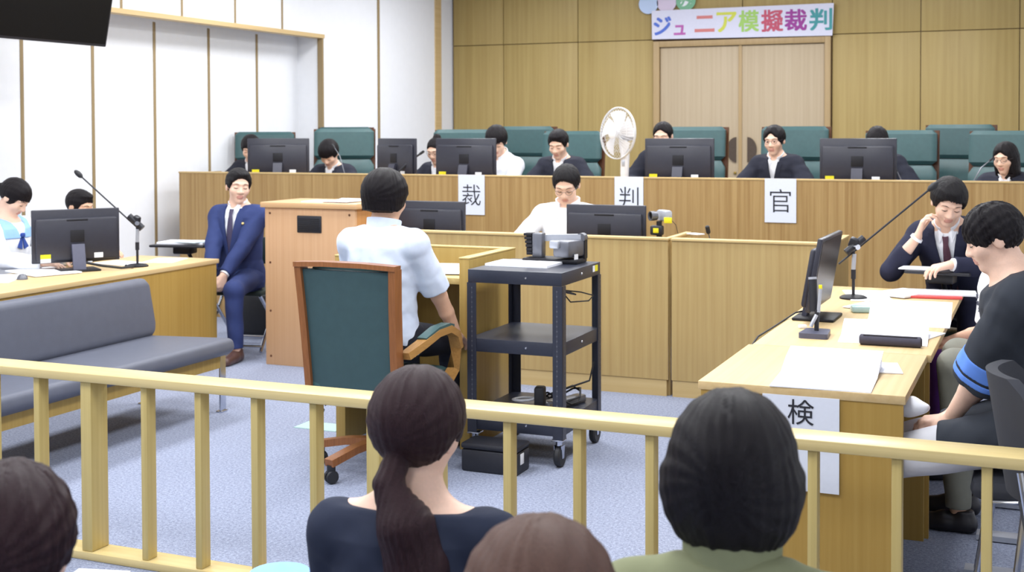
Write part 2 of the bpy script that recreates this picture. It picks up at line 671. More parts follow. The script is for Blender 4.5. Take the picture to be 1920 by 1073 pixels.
# ------------------------------------------------------------------ lectern
t = thing('lectern', 'tall pinkish wooden lectern with a black grille plate, beside the man in the navy suit', 'lectern', (-4.56, 7.4, 0))
b = MB()
b.span((-4.908, 7.29, 0), (-4.205, 7.318, 1.075), 0.002)
fp = part('front_panel', b, M_lect, t, True)
for x in (-4.868, -4.247):
    for z in (1.037, 0.70, 0.37, 0.06):
        b = MB()
        b.lathe([(0.0085, 0), (0.007, 0.003)], (x, 7.29, z), (0, -1, 0), 10)
        part('screw', b, M_darkw, fp, True)
b = MB()
b.box((-4.555, 7.288, 0.968), (0.19, 0.012, 0.115), 0.008)
gp = part('grille_plate', b, M_black, fp, True)
b = MB()
for k_ in range(7):
    b.box((-4.555, 7.281, 0.93 + k_ * 0.0125), (0.165, 0.006, 0.004))
part('grille_slats', b, M_mondk, t, True)
for x in (-4.908, -4.233):
    b = MB()
    b.span((x, 7.318, 0), (x + 0.028, 7.74, 1.075), 0.002)
    part('side_panel', b, wood('lectern_side', (190, 138, 84), (178, 124, 70), 'z', 14, 120), t, True)
b = MB()
b.span((-4.88, 7.318, 0.5), (-4.233, 7.72, 0.525))
part('shelf', b, M_lect, t, True)
b = MB()
b.span((-4.935, 7.27, 1.075), (-4.18, 7.78, 1.112), 0.006)
part('top', b, M_lectop, t, True)

# ------------------------------------------------------------------ witness stand
t = thing('witness_stand', 'wooden witness stand with raised side panels in front of the seated person in white shirt', 'witness stand', (-2.99, 5.95, 0))
for x0, y0 in ((-3.35, 5.60), (-2.695, 5.70)):
    b = MB()
    b.span((x0, y0, 0), (x0 + 0.055, 6.30, 0.955), 0.003)
    part('side_panel', b, M_stand, t, True)
    b = MB()
    b.span((x0 - 0.002, y0 - 0.002, 0.955), (x0 + 0.057, 6.302, 0.963), 0.002)
    part('panel_edge', b, M_standtop, t, True)
b = MB()
b.span((-3.295, 6.25, 0.0), (-2.695, 6.298, 0.955), 0.003)
part('back_panel', b, M_stand, t, True)
b = MB()
b.span((-3.295, 6.247, 0.955), (-2.697, 6.30, 0.963), 0.002)
part('panel_edge', b, M_standtop, t, True)
b = MB()
b.span((-3.294, 5.72, 0.824), (-2.696, 6.248, 0.856), 0.003)
part('desktop', b, M_standtop, t, True)

# ------------------------------------------------------------------ equipment cart
t = thing('equipment_cart', 'black steel three-shelf rolling cart with perforated posts beside the witness stand', 'cart', (-2.33, 5.82, 0))
cx0, cx1, cy0, cy1 = -2.575, -2.09, 5.545, 6.10


def tray(z0, z1, nm):
    b = MB()
    b.span((cx0 + 0.004, cy0 + 0.004, z1 - 0.006), (cx1 - 0.004, cy1 - 0.004, z1))
    b.span((cx0, cy0, z0), (cx1, cy0 + 0.006, z1), 0.002)
    b.span((cx0, cy1 - 0.006, z0), (cx1, cy1, z1), 0.002)
    b.span((cx0, cy0 + 0.006, z0), (cx0 + 0.006, cy1 - 0.006, z1), 0.002)
    b.span((cx1 - 0.006, cy0 + 0.006, z0), (cx1, cy1 - 0.006, z1), 0.002)
    p = part(nm, b, M_cart, t, True)
    for x, y, ax in (((cx0 + cx1) / 2 + 0.06, cy0, (0, -1, 0)), (cx1, (cy0 + cy1) / 2, (1, 0, 0))):
        b = MB()
        b.lathe([(0.006, 0), (0.004, 0.004)], (x, y, (z0 + z1) / 2), ax, 10)
        part('bolt', b, M_chrome, p, True)


tray(0.862, 0.925, 'top_tray')
tray(0.528, 0.592, 'middle_tray')
tray(0.15, 0.225, 'bottom_tray')
for x, sx in ((cx0, -1), (cx1, 1)):
    for y, sy in ((cy0, -1), (cy1, 1)):
        b = MB()
        b.span((x - 0.003 * sx * -1, y, 0.135), (x - sx * 0.045, y + sy * 0.0045, 0.862))
        b.span((x, y, 0.135), (x + sx * 0.0045, y - sy * 0.045, 0.862))
        p = part('post', b, M_cart, t, True)
        b = MB()
        for k_ in range(26):
            b.box((x - sx * 0.023, y + sy * 0.0048, 0.25 + k_ * 0.0235), (0.005, 0.002, 0.007))
        b.box((x - sx * 0.023, y + sy * 0.0044, 0.54), (0.0012, 0.001, 0.6))
        part('hole_strip', b, M_greymetal, p, True)
        b = MB()
        for k_ in range(26):
            b.box((x + sx * 0.0048, y - sy * 0.023, 0.25 + k_ * 0.0235), (0.002, 0.005, 0.007))
        b.box((x + sx * 0.0044, y - sy * 0.023, 0.54), (0.001, 0.0012, 0.6))
        part('hole_strip', b, M_greymetal, p, True)
        ca = MB()
        cxx, cyy = x - sx * 0.025, y - sy * 0.025
        ca.box((cxx, cyy, 0.131), (0.06, 0.06, 0.008), 0.002)
        ca.lathe([(0.016, 0), (0.016, 0.02), (0.012, 0.022)], (cxx, cyy, 0.105), (0, 0, 1), 14)
        ca.prism([(-0.022, 0.05), (0.022, 0.05), (0.012, -0.012), (-0.012, -0.012)], (0.003, 0, 0), (cxx - 0.02, cyy + 0.005, 0.055), (0, 1, 0), (0, 0, 1))
        ca.prism([(-0.022, 0.05), (0.022, 0.05), (0.012, -0.012), (-0.012, -0.012)], (0.003, 0, 0), (cxx + 0.017, cyy + 0.005, 0.055), (0, 1, 0), (0, 0, 1))
        c = part('caster', ca, M_chrome, t, True)
        wh = MB()
        wh.lathe([(0.012, -0.016), (0.046, -0.016), (0.052, -0.008), (0.052, 0.008), (0.046, 0.016), (0.012, 0.016)], (cxx, cyy + 0.012, 0.052), (1, 0, 0), 22)
        part('wheel', wh, M_rubber, c, True)
b = MB()
b.span((cx1 - 0.001, 5.985, 0.885), (cx1 + 0.003, 6.01, 0.915))
part('white_label', b, M_wstick, t, True, 'small white sticker')
b = MB()
b.span((cx1 - 0.001, 6.015, 0.885), (cx1 + 0.003, 6.055, 0.915))
part('yellow_label', b, M_yellow, t, True, 'small yellow sticker')

# black case on the floor under the cart
t = thing('equipment_case', 'black hard case lying on the floor under the cart', 'case', (-2.36, 5.4, 0))
b = MB()
b.span((-2.52, 5.34, 0.0), (-2.235, 5.50, 0.105), 0.012)
cb = part('body', b, M_black, t, True)
b = MB()
b.span((-2.522, 5.338, 0.106), (-2.233, 5.502, 0.135), 0.012)
part('lid', b, M_black, t, True)
b = MB()
b.box((-2.2335, 5.40, 0.07), (0.003, 0.04, 0.05), 0.001)
part('white_label', b, M_wstick, t, True)

# ------------------------------------------------------------------ wooden railing
t = thing('railing', 'low wooden railing with square balusters dividing the gallery from the court', 'railing', (-2, 3.75, 0))
b = MB()
b.span((-4.4, 3.685, 0.667), (0.9, 3.815, 0.701), 0.005)
part('top_rail', b, M_railtop, t, True)
b = MB()
b.span((-4.4, 3.69, 0.0), (0.9, 3.80, 0.03), 0.004)
part('bottom_rail', b, M_railtop, t, True)
for x in (-4.25, -4.015, -3.778, -3.539, -3.035, -2.797, -2.558, -2.319, -1.845, -1.597, -1.359, -1.124, -0.633, -0.398, -0.159, 0.08, 0.56, 0.80):
    b = MB()
    b.span((x, 3.70, 0.03), (x + 0.028, 3.752, 0.667), 0.003)
    part('baluster', b, M_rail, t, True)
for x in (-3.312, -2.096, -0.885, 0.31):
    b = MB()
    b.span((x, 3.698, 0.03), (x + 0.05, 3.79, 0.667), 0.004)
    part('post', b, M_rail, t, True)

# ------------------------------------------------------------------ long grey sofa bench
t = thing('sofa_bench', 'long armless grey vinyl bench with padded backrest in front of the left table', 'sofa', (-4.55, 5.0, 0))


def rbox_x(b, prof, y0, y1):
    """profile in XZ swept along Y with softened ends"""
    c = Vector((sum(p[0] for p in prof) / len(prof), 0, sum(p[1] for p in prof) / len(prof)))
    rs = []
    for y, s in ((y0, 0.72), (y0 + 0.006, 0.9), (y0 + 0.025, 1), ((y0 + y1) / 2, 1), (y1 - 0.025, 1), (y1 - 0.006, 0.9), (y1, 0.72)):
        rs.append([Vector((c.x + (p[0] - c.x) * (1 - (1 - s) * 0.25), y, c.z + (p[1] - c.z) * s)) for p in prof])
    b.rings(rs)


def roundpoly(pts, r, n=5):
    out = []
    N = len(pts)
    for i in range(N):
        p0, p1, p2 = Vector(pts[i - 1]), Vector(pts[i]), Vector(pts[(i + 1) % N])
        d0, d2 = (p0 - p1), (p2 - p1)
        rr = min(r, d0.length * 0.45, d2.length * 0.45)
        a, c = p1 + d0.normalized() * rr, p1 + d2.normalized() * rr
        for k_ in range(n + 1):
            s = k_ / n
            out.append(tuple(a * (1 - s) ** 2 + p1 * 2 * s * (1 - s) + c * s * s))
    return out


b = MB()
rbox_x(b, roundpoly([(-4.84, 0.325), (-4.27, 0.325), (-4.225, 0.36), (-4.24, 0.425), (-4.84, 0.405)], 0.03), 3.86, 5.98)
part('seat', b, M_sofa, t, True)
b = MB()
rbox_x(b, roundpoly([(-4.90, 0.36), (-4.785, 0.40), (-4.835, 0.735), (-4.93, 0.735)], 0.05), 3.86, 5.99)
part('backrest', b, M_sofa, t, True)
b = MB()
b.span((-4.80, 3.90, 0.265), (-4.32, 3.94, 0.325))
b.span((-4.80, 5.90, 0.265), (-4.32, 5.94, 0.325))
b.span((-4.335, 3.90, 0.255), (-4.30, 5.94, 0.325))
b.span((-4.84, 3.90, 0.265), (-4.80, 5.94, 0.325))
part('frame', b, M_stand, t, True)
for y in (3.95, 5.93):
    for x in (-4.86, -4.31):
        b = MB()
        b.span((x, y, 0.0), (x + 0.012, y + 0.05, 0.325), 0.002)
        b.box((x, y + 0.025, 0.005), (0.04, 0.06, 0.01), 0.003)
        part('leg', b, M_chrome, t, True)

# ------------------------------------------------------------------ left table
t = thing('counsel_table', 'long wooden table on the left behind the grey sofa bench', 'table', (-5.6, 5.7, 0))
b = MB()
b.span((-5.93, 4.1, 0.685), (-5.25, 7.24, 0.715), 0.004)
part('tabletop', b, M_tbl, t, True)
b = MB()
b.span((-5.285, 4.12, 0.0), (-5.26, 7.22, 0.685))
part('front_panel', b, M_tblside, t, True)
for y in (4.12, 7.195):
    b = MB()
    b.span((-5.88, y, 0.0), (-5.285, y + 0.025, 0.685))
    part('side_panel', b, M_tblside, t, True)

# right tables
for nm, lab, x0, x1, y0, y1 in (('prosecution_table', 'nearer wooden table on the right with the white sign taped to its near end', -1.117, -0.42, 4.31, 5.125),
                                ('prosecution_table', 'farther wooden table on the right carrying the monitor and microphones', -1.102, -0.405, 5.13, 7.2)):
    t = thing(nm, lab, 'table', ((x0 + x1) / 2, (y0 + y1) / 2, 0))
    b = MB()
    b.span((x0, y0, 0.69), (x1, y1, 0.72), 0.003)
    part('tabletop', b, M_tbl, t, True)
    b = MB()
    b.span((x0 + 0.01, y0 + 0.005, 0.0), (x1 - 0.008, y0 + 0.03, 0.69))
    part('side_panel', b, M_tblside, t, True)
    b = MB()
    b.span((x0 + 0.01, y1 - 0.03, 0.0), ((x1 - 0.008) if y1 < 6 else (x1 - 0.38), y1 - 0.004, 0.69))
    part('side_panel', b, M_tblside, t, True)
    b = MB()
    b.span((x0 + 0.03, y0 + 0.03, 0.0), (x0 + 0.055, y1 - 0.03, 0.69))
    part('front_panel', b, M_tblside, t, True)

# ------------------------------------------------------------------ judges' high-back chairs


def cushion(b, w, z0, z1, y, th, tilt=0.0, bow=0.03):
    """soft rounded panel facing -y"""
    rs = []
    nz = 9
    for i in range(nz + 1):
        s = i / nz
        e = min(s, 1 - s) * (z1 - z0)
        rz = 0.035
        k_ = 1.0 if e > rz else math.sqrt(max(0.0, 1 - ((rz - e) / rz) ** 2))
        z = z0 + (z1 - z0) * s
        yo = y + tilt * (z - z0)
        hw = w / 2 - 0.035 * (1 - k_)
        d = th / 2 * (0.35 + 0.65 * k_)
        ring = []
        for q in range(20):
            a = 2 * PI * q / 20
            cx_, sx_ = math.cos(a), math.sin(a)
            ex = abs(cx_) ** 0.35 * (1 if cx_ > 0 else -1)
            ey = abs(sx_) ** 0.6 * (1 if sx_ > 0 else -1)
            ring.append((hw * ex, yo + d * ey + bow * (ex * ex) * (-1 if True else 1) * 0.6, z))
        rs.append(ring)
    b.rings(rs)


def make_judge_chair():
    t = thing('high_back_chair', 'x', 'chair', (0, 0, 0), 0, 'green high-back chairs behind the bench')
    b = MB()
    b.box((0, -0.02, 0.29), (0.52, 0.50, 0.10), 0.035)
    part('seat', b, M_green, t)
    b = MB()
    cushion(b, 0.56, 0.86, 1.135, 0.27, 0.085, 0.10)
    part('head_cushion', b, M_green, t)
    b = MB()
    cushion(b, 0.56, 0.36, 0.855, 0.22, 0.09, 0.10)
    part('back_cushion', b, M_green, t)
    b = MB()
    b.bar([(0, 0.275, 0.3), (0, 0.30, 0.66), (0, 0.345, 1.13)], 0.575, 0.03, (0, -1, 0.1))
    part('back_shell', b, M_darkw, t)
    for s in (-1, 1):
        b = MB()
        b.bar([(s * 0.29, 0.22, 0.50), (s * 0.30, 0.0, 0.52), (s * 0.295, -0.16, 0.49), (s * 0.285, -0.2, 0.38), (s * 0.27, -0.12, 0.28)], 0.045, 0.03)
        part('armrest', b, M_darkw, t)
    b = MB()
    b.lathe([(0.03, 0), (0.03, 0.15)], (0, 0, 0.1), (0, 0, 1), 14)
    part('column', b, M_black, t)
    for k_ in range(5):
        a = 2 * PI * k_ / 5 + 0.3
        b = MB()
        b.bar([(0, 0, 0.11), (0.3 * math.cos(a), 0.3 * math.sin(a), 0.075)], 0.05, 0.035)
        b.lathe([(0.028, -0.02), (0.028, 0.02)], (0.3 * math.cos(a), 0.3 * math.sin(a), 0.03), (1, 0, 0), 12)
        part('base_leg', b, M_darkw, t)
    return t


jc0 = make_judge_chair()
JCH = [(-6.74, 10.0, 0.55, 1.0, "green high-back chair behind the monitor at the far left end of the bench"),
       (-5.93, 10.05, 0.45, 1.025, "large green high-back chair behind the bowed boy in black robe"),
       (-6.50, 10.95, 0.3, 1.04, "green high-back chair mostly hidden behind the bowed boy's chair"),
       (-4.90, 10.25, 0.12, 1.015, "green high-back chair of the robed girl with a hair bun"),
       (-4.60, 10.98, 0.0, 1.04, "green high-back chair behind the person in white shirt leaning at the bench"),
       (-3.90, 10.35, 0.0, 1.0, "green high-back chair of the short-haired boy in black robe"),
       (-2.79, 10.35, 0.0, 1.03, "green high-back chair between the white fan and the double door's bronze pulls"),
       (-1.93, 10.35, 0.0, 1.03, "green high-back chair of the robed girl at the centre of the double door"),
       (-1.09, 10.30, -0.05, 1.0, "green high-back chair behind the person bowing over the right monitor"),
       (-0.70, 11.0, -0.1, 1.04, "empty green high-back chair in second row between two front chairs, right"),
       (-0.32, 10.15, -0.15, 0.995, "green high-back chair of the long-haired girl at the right edge")]
for i, (x, y, a, sz, lab) in enumerate(JCH):
    if i == 0:
        jc = jc0
        jc0.location, jc0.rotation_euler = (x, y, 0.45), (0, 0, a)
        jc0['label'] = lab
    else:
        jc = dup(jc0, (x, y, 0.45), a, lab)
    jc.scale = (1, 1, sz)

# ------------------------------------------------------------------ witness armchair on casters, seen from behind
t = thing('witness_chair', 'green-backed wooden armchair on casters holding the person in white shirt, seen from behind', 'chair', (-2.895, 5.19, 0), R(-3))
bz0, bz1 = 0.40, 1.0


def back_y(z):
    return -0.17 - 0.10 * (z - 0.4)


b = MB()
rs = []
for s in range(9):
    z = bz0 + (bz1 - 0.035 - bz0) * s / 8
    hw = 0.222 + 0.012 * s / 8
    y = back_y(z)
    rs.append([(-hw, y - 0.012, z), (-hw * 0.5, y - 0.026, z), (0, y - 0.03, z), (hw * 0.5, y - 0.026, z), (hw, y - 0.012, z), (hw, y + 0.02, z), (-hw, y + 0.02, z)])
b.rings(rs)
part('back_panel', b, M_greenb, t)
b = MB()
cushion(b, 0.47, 0.46, bz1 - 0.02, 0, 0.07, 0)
b.v = [(x, back_y(z) + 0.05 + y, z) for x, y, z in b.v]
part('back_cushion', b, M_green, t)
for s in (-1, 1):
    b = MB()
    b.bar([(s * 0.232, back_y(0.36), 0.36), (s * 0.236, back_y(0.6), 0.6), (s * 0.243, back_y(0.8), 0.8), (s * 0.252, back_y(bz1) + 0.004, bz1 - 0.022)], 0.034, 0.06, (0, 1, 0.15))
    part('back_post', b, M_chairw, t)
b = MB()
b.bar([(-0.268, back_y(bz1), bz1 - 0.014), (-0.1, back_y(bz1) - 0.012, bz1 - 0.006), (0.1, back_y(bz1) - 0.012, bz1 - 0.006), (0.268, back_y(bz1), bz1 - 0.014)], 0.065, 0.022)
part('top_rail', b, M_chairw, t)
b = MB()
b.box((0, 0.06, 0.42), (0.49, 0.50, 0.09), 0.035)
part('seat', b, M_green, t)
for s in (-1, 1):
    b = MB()
    b.bar([(s * 0.265, -0.16, 0.585), (s * 0.29, -0.06, 0.625), (s * 0.295, 0.06, 0.66), (s * 0.295, 0.17, 0.665), (s * 0.295, 0.245, 0.63), (s * 0.292, 0.275, 0.56), (s * 0.285, 0.25, 0.46), (s * 0.27, 0.17, 0.38), (s * 0.24, 0.08, 0.36)], 0.055, 0.034, (0, 0.3, 1))
    ar = part('armrest', b, M_armw, t)
    b = MB()
    b.bar([(s * 0.288, -0.05, 0.645), (s * 0.295, 0.06, 0.68), (s * 0.295, 0.16, 0.685), (s * 0.295, 0.2, 0.675)], 0.05, 0.018, (0, 0.1, 1))
    part('arm_pad', b, M_green, ar)
b = MB()
b.lathe([(0.03, 0), (0.03, 0.12), (0.045, 0.13), (0.045, 0.27), (0.09, 0.28)], (0, 0.03, 0.1), (0, 0, 1), 18)
part('gas_column', b, M_black, t)
b = MB()
b.tube([(-0.05, 0.02, 0.36), (-0.18, -0.02, 0.345), (-0.24, -0.06, 0.30)], 0.007)
b.box((-0.265, -0.075, 0.275), (0.05, 0.03, 0.05), 0.012, rot3(0, 0.7, 0.3))
part('lever', b, M_greymetal, t)
for k_ in range(5):
    a = 2 * PI * k_ / 5 + R(186)
    ca, sa = math.cos(a), math.sin(a)
    b = MB()
    b.bar([(0.02 * ca, 0.03 + 0.02 * sa, 0.135), (0.16 * ca, 0.03 + 0.16 * sa, 0.125), (0.32 * ca, 0.03 + 0.32 * sa, 0.095)], 0.052, 0.034)
    lg = part('base_leg', b, M_chairw, t)
    b = MB()
    q = Vector((0.305 * ca, 0.03 + 0.305 * sa, 0))
    b.lathe([(0.011, 0.03), (0.02, 0.05), (0.02, 0.085)], q, (0, 0, 1), 12)
    ax = Vector((math.cos(a + 1.2), math.sin(a + 1.2), 0))
    for s in (-0.014, 0.014):
        b.lathe([(0.012, -0.009), (0.027, -0.009), (0.031, 0), (0.027, 0.009), (0.012, 0.009)], q + ax * s + Vector((0, 0, 0.031)), ax, 16)
    part('caster', b, M_rubber, lg)

# ------------------------------------------------------------------ office style chair with sled base for the students on the right


def sled_chair(loc, rz, lab):
    t = thing('sled_chair', lab, 'chair', loc, rz, 'dark grey chairs along the right tables')
    b = MB()
    b.box((0, 0.0, 0.43), (0.46, 0.44, 0.07), 0.03)
    part('seat', b, mat('charcoal_fabric', (46, 48, 56), 0.8, bump=(300, 0.2), var=(6, 0.06)), t)
    b = MB()
    rs = []
    for i in range(11):
        s = i / 10
        z = 0.52 + 0.36 * s
        e = min(s, 1 - s)
        hw = 0.225 * (1 - 0.28 * max(0, 1 - e / 0.25) ** 2)
        ring = []
        for q in range(15):
            x = hw * (q / 7 - 1)
            ring.append((x, -0.23 - 0.06 * s + 0.10 * (x / 0.225) ** 2, z))
        for q in range(14, -1, -1):
            x = hw * (q / 7 - 1)
            ring.append((x, -0.265 - 0.06 * s + 0.10 * (x / 0.225) ** 2, z))
        rs.append(ring)
    b.rings(rs)
    part('backrest', b, _mats['charcoal_fabric'], t)
    for s in (-1, 1):
        b = MB()
        b.bar([(s * 0.24, 0.26, 0.015), (s * 0.24, -0.26, 0.015)], 0.075, 0.02)
        part('runner', b, M_silver, t)
        b = MB()
        b.tube([(s * 0.235, 0.22, 0.02), (s * 0.23, 0.16, 0.40), (s * 0.22, 0.0, 0.405)], 0.011)
        part('leg', b, M_chrome, t)
        b = MB()
        b.tube([(s * 0.235, -0.24, 0.02), (s * 0.22, -0.20, 0.40), (s * 0.19, -0.235, 0.62)], 0.011)
        part('leg', b, M_chrome, t)
    return t


sled_chair((0.0, 4.55, 0), R(90), 'dark grey chair of the student in black T-shirt with blue cuffs')
sled_chair((0.16, 4.06, 0), R(-86), 'empty dark grey chair by the railing at the right picture edge')
sled_chair((0.02, 5.46, 0), R(90), 'dark grey chair with silver runners behind the student in black T-shirt')
sled_chair((0.05, 6.35, 0), R(90), 'dark grey chair at the far end of the right tables')

# folding chairs with writing tablets


def tablet_chair(loc, rz, lab, tab):
    t = thing('tablet_chair', lab, 'chair', loc, rz, 'folding chairs with black writing tablets')
    b = MB()
    b.box((0, 0.0, 0.43), (0.42, 0.40, 0.04), 0.015)
    part('seat', b, mat('dark_green_vinyl', (34, 52, 50), 0.5, var=(9, 0.05)), t)
    b = MB()
    b.box((0, -0.225, 0.70), (0.42, 0.03, 0.20), 0.012, rot3(0.12))
    part('backrest', b, _mats['dark_green_vinyl'], t)
    for s in (-1, 1):
        b = MB()
        b.tube([(s * 0.215, -0.26, 0.80), (s * 0.215, -0.205, 0.5), (s * 0.215, 0.24, 0.02)], 0.0125)
        part('front_leg', b, M_chrome, t)
        b = MB()
        b.tube([(s * 0.19, 0.18, 0.415), (s * 0.19, -0.26, 0.02)], 0.0125)
        part('rear_leg', b, M_chrome, t)
    b = MB()
    b.tube([(-0.215, 0.22, 0.055), (0.215, 0.22, 0.055)], 0.009)
    b.tube([(-0.19, -0.23, 0.05), (0.19, -0.23, 0.05)], 0.009)
    part('crossbar', b, M_chrome, t)
    tx, ty, tz, w, d = tab
    b = MB()
    b.box((tx, ty, tz), (w, d, 0.018), 0.006)
    tp = part('tablet', b, M_black, t)
    b = MB()
    b.tube([(0.23 * (1 if tx > 0 else -1), -0.05, 0.42), (tx * 0.8, ty * 0.5, 0.55), (tx, ty, tz - 0.01)], 0.014)
    b.box((tx, ty, tz - 0.035), (0.14, 0.12, 0.06), 0.01)
    part('tablet_arm', b, M_black, t)
    return t

# ------------------------------------------------------------------ people: one continuous surface per body, grown from a distance field
F32 = np.float32


def nrm(v):
    v = np.asarray(v, float)
    return v / (np.linalg.norm(v) + 1e-9)


def RX(a):
    c, s = math.cos(a), math.sin(a)
    return np.array([[1, 0, 0], [0, c, -s], [0, s, c]])


def RY(a):
    c, s = math.cos(a), math.sin(a)
    return np.array([[c, 0, s], [0, 1, 0], [-s, 0, c]])


def RZ(a):
    c, s = math.cos(a), math.sin(a)
    return np.array([[c, -s, 0], [s, c, 0], [0, 0, 1]])


def d_cap(p, a, b, ra, rb):
    a = np.asarray(a, F32)
    b = np.asarray(b, F32)
    ba = b - a
    pa = p - a
    h = np.clip(pa @ ba / max(float(ba @ ba), 1e-9), 0, 1)
    return np.linalg.norm(pa - h[:, None] * ba, axis=1) - (ra + (rb - ra) * h)


def d_ell(p, c, r, rot=None):
    q = p - np.asarray(c, F32)
    if rot is not None:
        q = q @ rot.astype(F32)
    r = np.asarray(r, F32)
    k0 = np.linalg.norm(q / r, axis=1)
    k1 = np.linalg.norm(q / (r * r), axis=1)
    return k0 * (k0 - 1) / np.maximum(k1, 1e-6)


def smin(a, b, k):
    h = np.clip(0.5 + 0.5 * (b - a) / k, 0, 1)
    return b + (a - b) * h - k * h * (1 - h)


def smax(a, b, k):
    return -smin(-a, -b, k)


def wob(p, f, seed=0):
    r = np.random.default_rng(seed)
    o = 0
    for i in range(3):
        d1, d2 = r.normal(size=3), r.normal(size=3)
        o = o + np.sin(p @ (nrm(d1) * f).astype(F32) + r.uniform(0, 6) + 1.5 * np.sin(p @ (nrm(d2) * f * 0.6).astype(F32)))
    return o / 3


def surface(fn, lo, hi, h):
    """narrow-band surface nets -> (verts, quads)"""
    lo = np.asarray(lo, float)
    hi = np.asarray(hi, float)
    m = 4
    nc = np.ceil((hi - lo) / (h * m)).astype(int) + 1
    H = h * m
    ax = [lo[i] + (np.arange(nc[i]) + 0.5) * H - 0.5 * h for i in range(3)]
    g = np.stack(np.meshgrid(*ax, indexing='ij'), -1).reshape(-1, 3).astype(F32)
    dc = fn(g).reshape(nc)
    near = np.abs(dc) < H * 1.3 + 0.012
    D = np.repeat(np.repeat(np.repeat(dc, m, 0), m, 1), m, 2).astype(F32)
    mask = np.repeat(np.repeat(np.repeat(near, m, 0), m, 1), m, 2)
    idx = np.argwhere(mask)
    P = (lo + idx * h).astype(F32)
    D[mask] = fn(P)
    S = D < 0
    a = [S[i:S.shape[0] - 1 + i, j:S.shape[1] - 1 + j, k:S.shape[2] - 1 + k] for i in (0, 1) for j in (0, 1) for k in (0, 1)]
    cnt = sum(x.astype(np.int8) for x in a)
    act = (cnt > 0) & (cnt < 8)
    cells = np.argwhere(act)
    cid = np.full(act.shape, -1, np.int64)
    cid[act] = np.arange(len(cells))
    acc = np.zeros((len(cells), 3))
    num = np.zeros(len(cells))
    cor = [(i, j, k) for i in (0, 1) for j in (0, 1) for k in (0, 1)]
    val = {c: D[cells[:, 0] + c[0], cells[:, 1] + c[1], cells[:, 2] + c[2]] for c in cor}
    for c in cor:
        for axis in range(3):
            if c[axis] == 0:
                e = list(c)
                e[axis] = 1
                e = tuple(e)
                v0, v1 = val[c], val[e]
                x = (v0 < 0) != (v1 < 0)
                t = np.where(x, v0 / np.where(x, v0 - v1, 1), 0)
                pt = np.array(c, float)[None, :].repeat(len(cells), 0)
                pt[:, axis] = t
                acc[x] += pt[x]
                num[x] += 1
    V = lo + (cells + acc / np.maximum(num, 1)[:, None]) * h
    Q = []
    for axis in range(3):
        sl0 = [slice(None)] * 3
        sl1 = [slice(None)] * 3
        sl0[axis] = slice(0, -1)
        sl1[axis] = slice(1, None)
        s0, s1 = S[tuple(sl0)], S[tuple(sl1)]
        ed = np.argwhere(s0 != s1)
        b_, c_ = (axis + 1) % 3, (axis + 2) % 3
        ok = (ed[:, b_] > 0) & (ed[:, c_] > 0) & (ed[:, b_] < cid.shape[b_]) & (ed[:, c_] < cid.shape[c_]) & (ed[:, axis] < cid.shape[axis])
        ed = ed[ok]
        ins = s0[tuple(ed.T)]
        q = []
        for db, dc_ in ((0, 0), (1, 0), (1, 1), (0, 1)):
            e = ed.copy()
            e[:, b_] -= 1 - db
            e[:, c_] -= 1 - dc_
            q.append(cid[tuple(e.T)])
        q = np.stack(q, 1)
        q[~ins] = q[~ins][:, ::-1]
        Q.append(q)
    Q = np.concatenate(Q)
    Q = Q[(Q >= 0).all(1)]
    return V, Q


def np_mesh(name, V, Q, mats, midx=None):
    me = bpy.data.meshes.new(name)
    me.vertices.add(len(V))
    me.vertices.foreach_set('co', np.asarray(V, F32).ravel())
    me.loops.add(Q.size)
    me.loops.foreach_set('vertex_index', Q.astype(np.int32).ravel())
    me.polygons.add(len(Q))
    me.polygons.foreach_set('loop_start', (np.arange(len(Q)) * 4).astype(np.int32))
    me.polygons.foreach_set('loop_total', np.full(len(Q), 4, np.int32))
    for m in mats:
        me.materials.append(m)
    if midx is not None:
        me.polygons.foreach_set('material_index', midx.astype(np.int32))
    me.update(calc_edges=True)
    me.validate()
    me.polygons.foreach_set('use_smooth', np.ones(len(me.polygons), bool))
    return me


def link(name, me, parent, label=None):
    o = bpy.data.objects.new(name, me)
    COL.objects.link(o)
    o.parent = parent
    if label:
        o['label'] = label
    return o


M_skin = mat('skin', (232, 194, 172), 0.5, spec=0.35, var=(30, 0.03), sub=0.08)
M_skin2 = mat('skin_tan', (222, 178, 150), 0.5, spec=0.35, var=(30, 0.03), sub=0.08)
M_lip = mat('lip', (206, 148, 134), 0.45, var=(30, 0.04))
M_brow = mat('brow_hair', (46, 38, 38), 0.7, var=(60, 0.1))
M_eye = mat('eye_dark', (40, 32, 32), 0.3, var=(60, 0.05))
H_black = hairmat('hair_black', (17, 13, 17))
H_soft = hairmat('hair_soft_black', (20, 18, 21))
H_brown = hairmat('hair_brown', (84, 62, 54))
H_plum = hairmat('hair_plum_brown', (42, 26, 30))


def cloth(name, col, rough=0.8, **k):
    return mat(name, col, rough, spec=0.2, bump=(260, 0.12), var=(7, 0.03), **k)


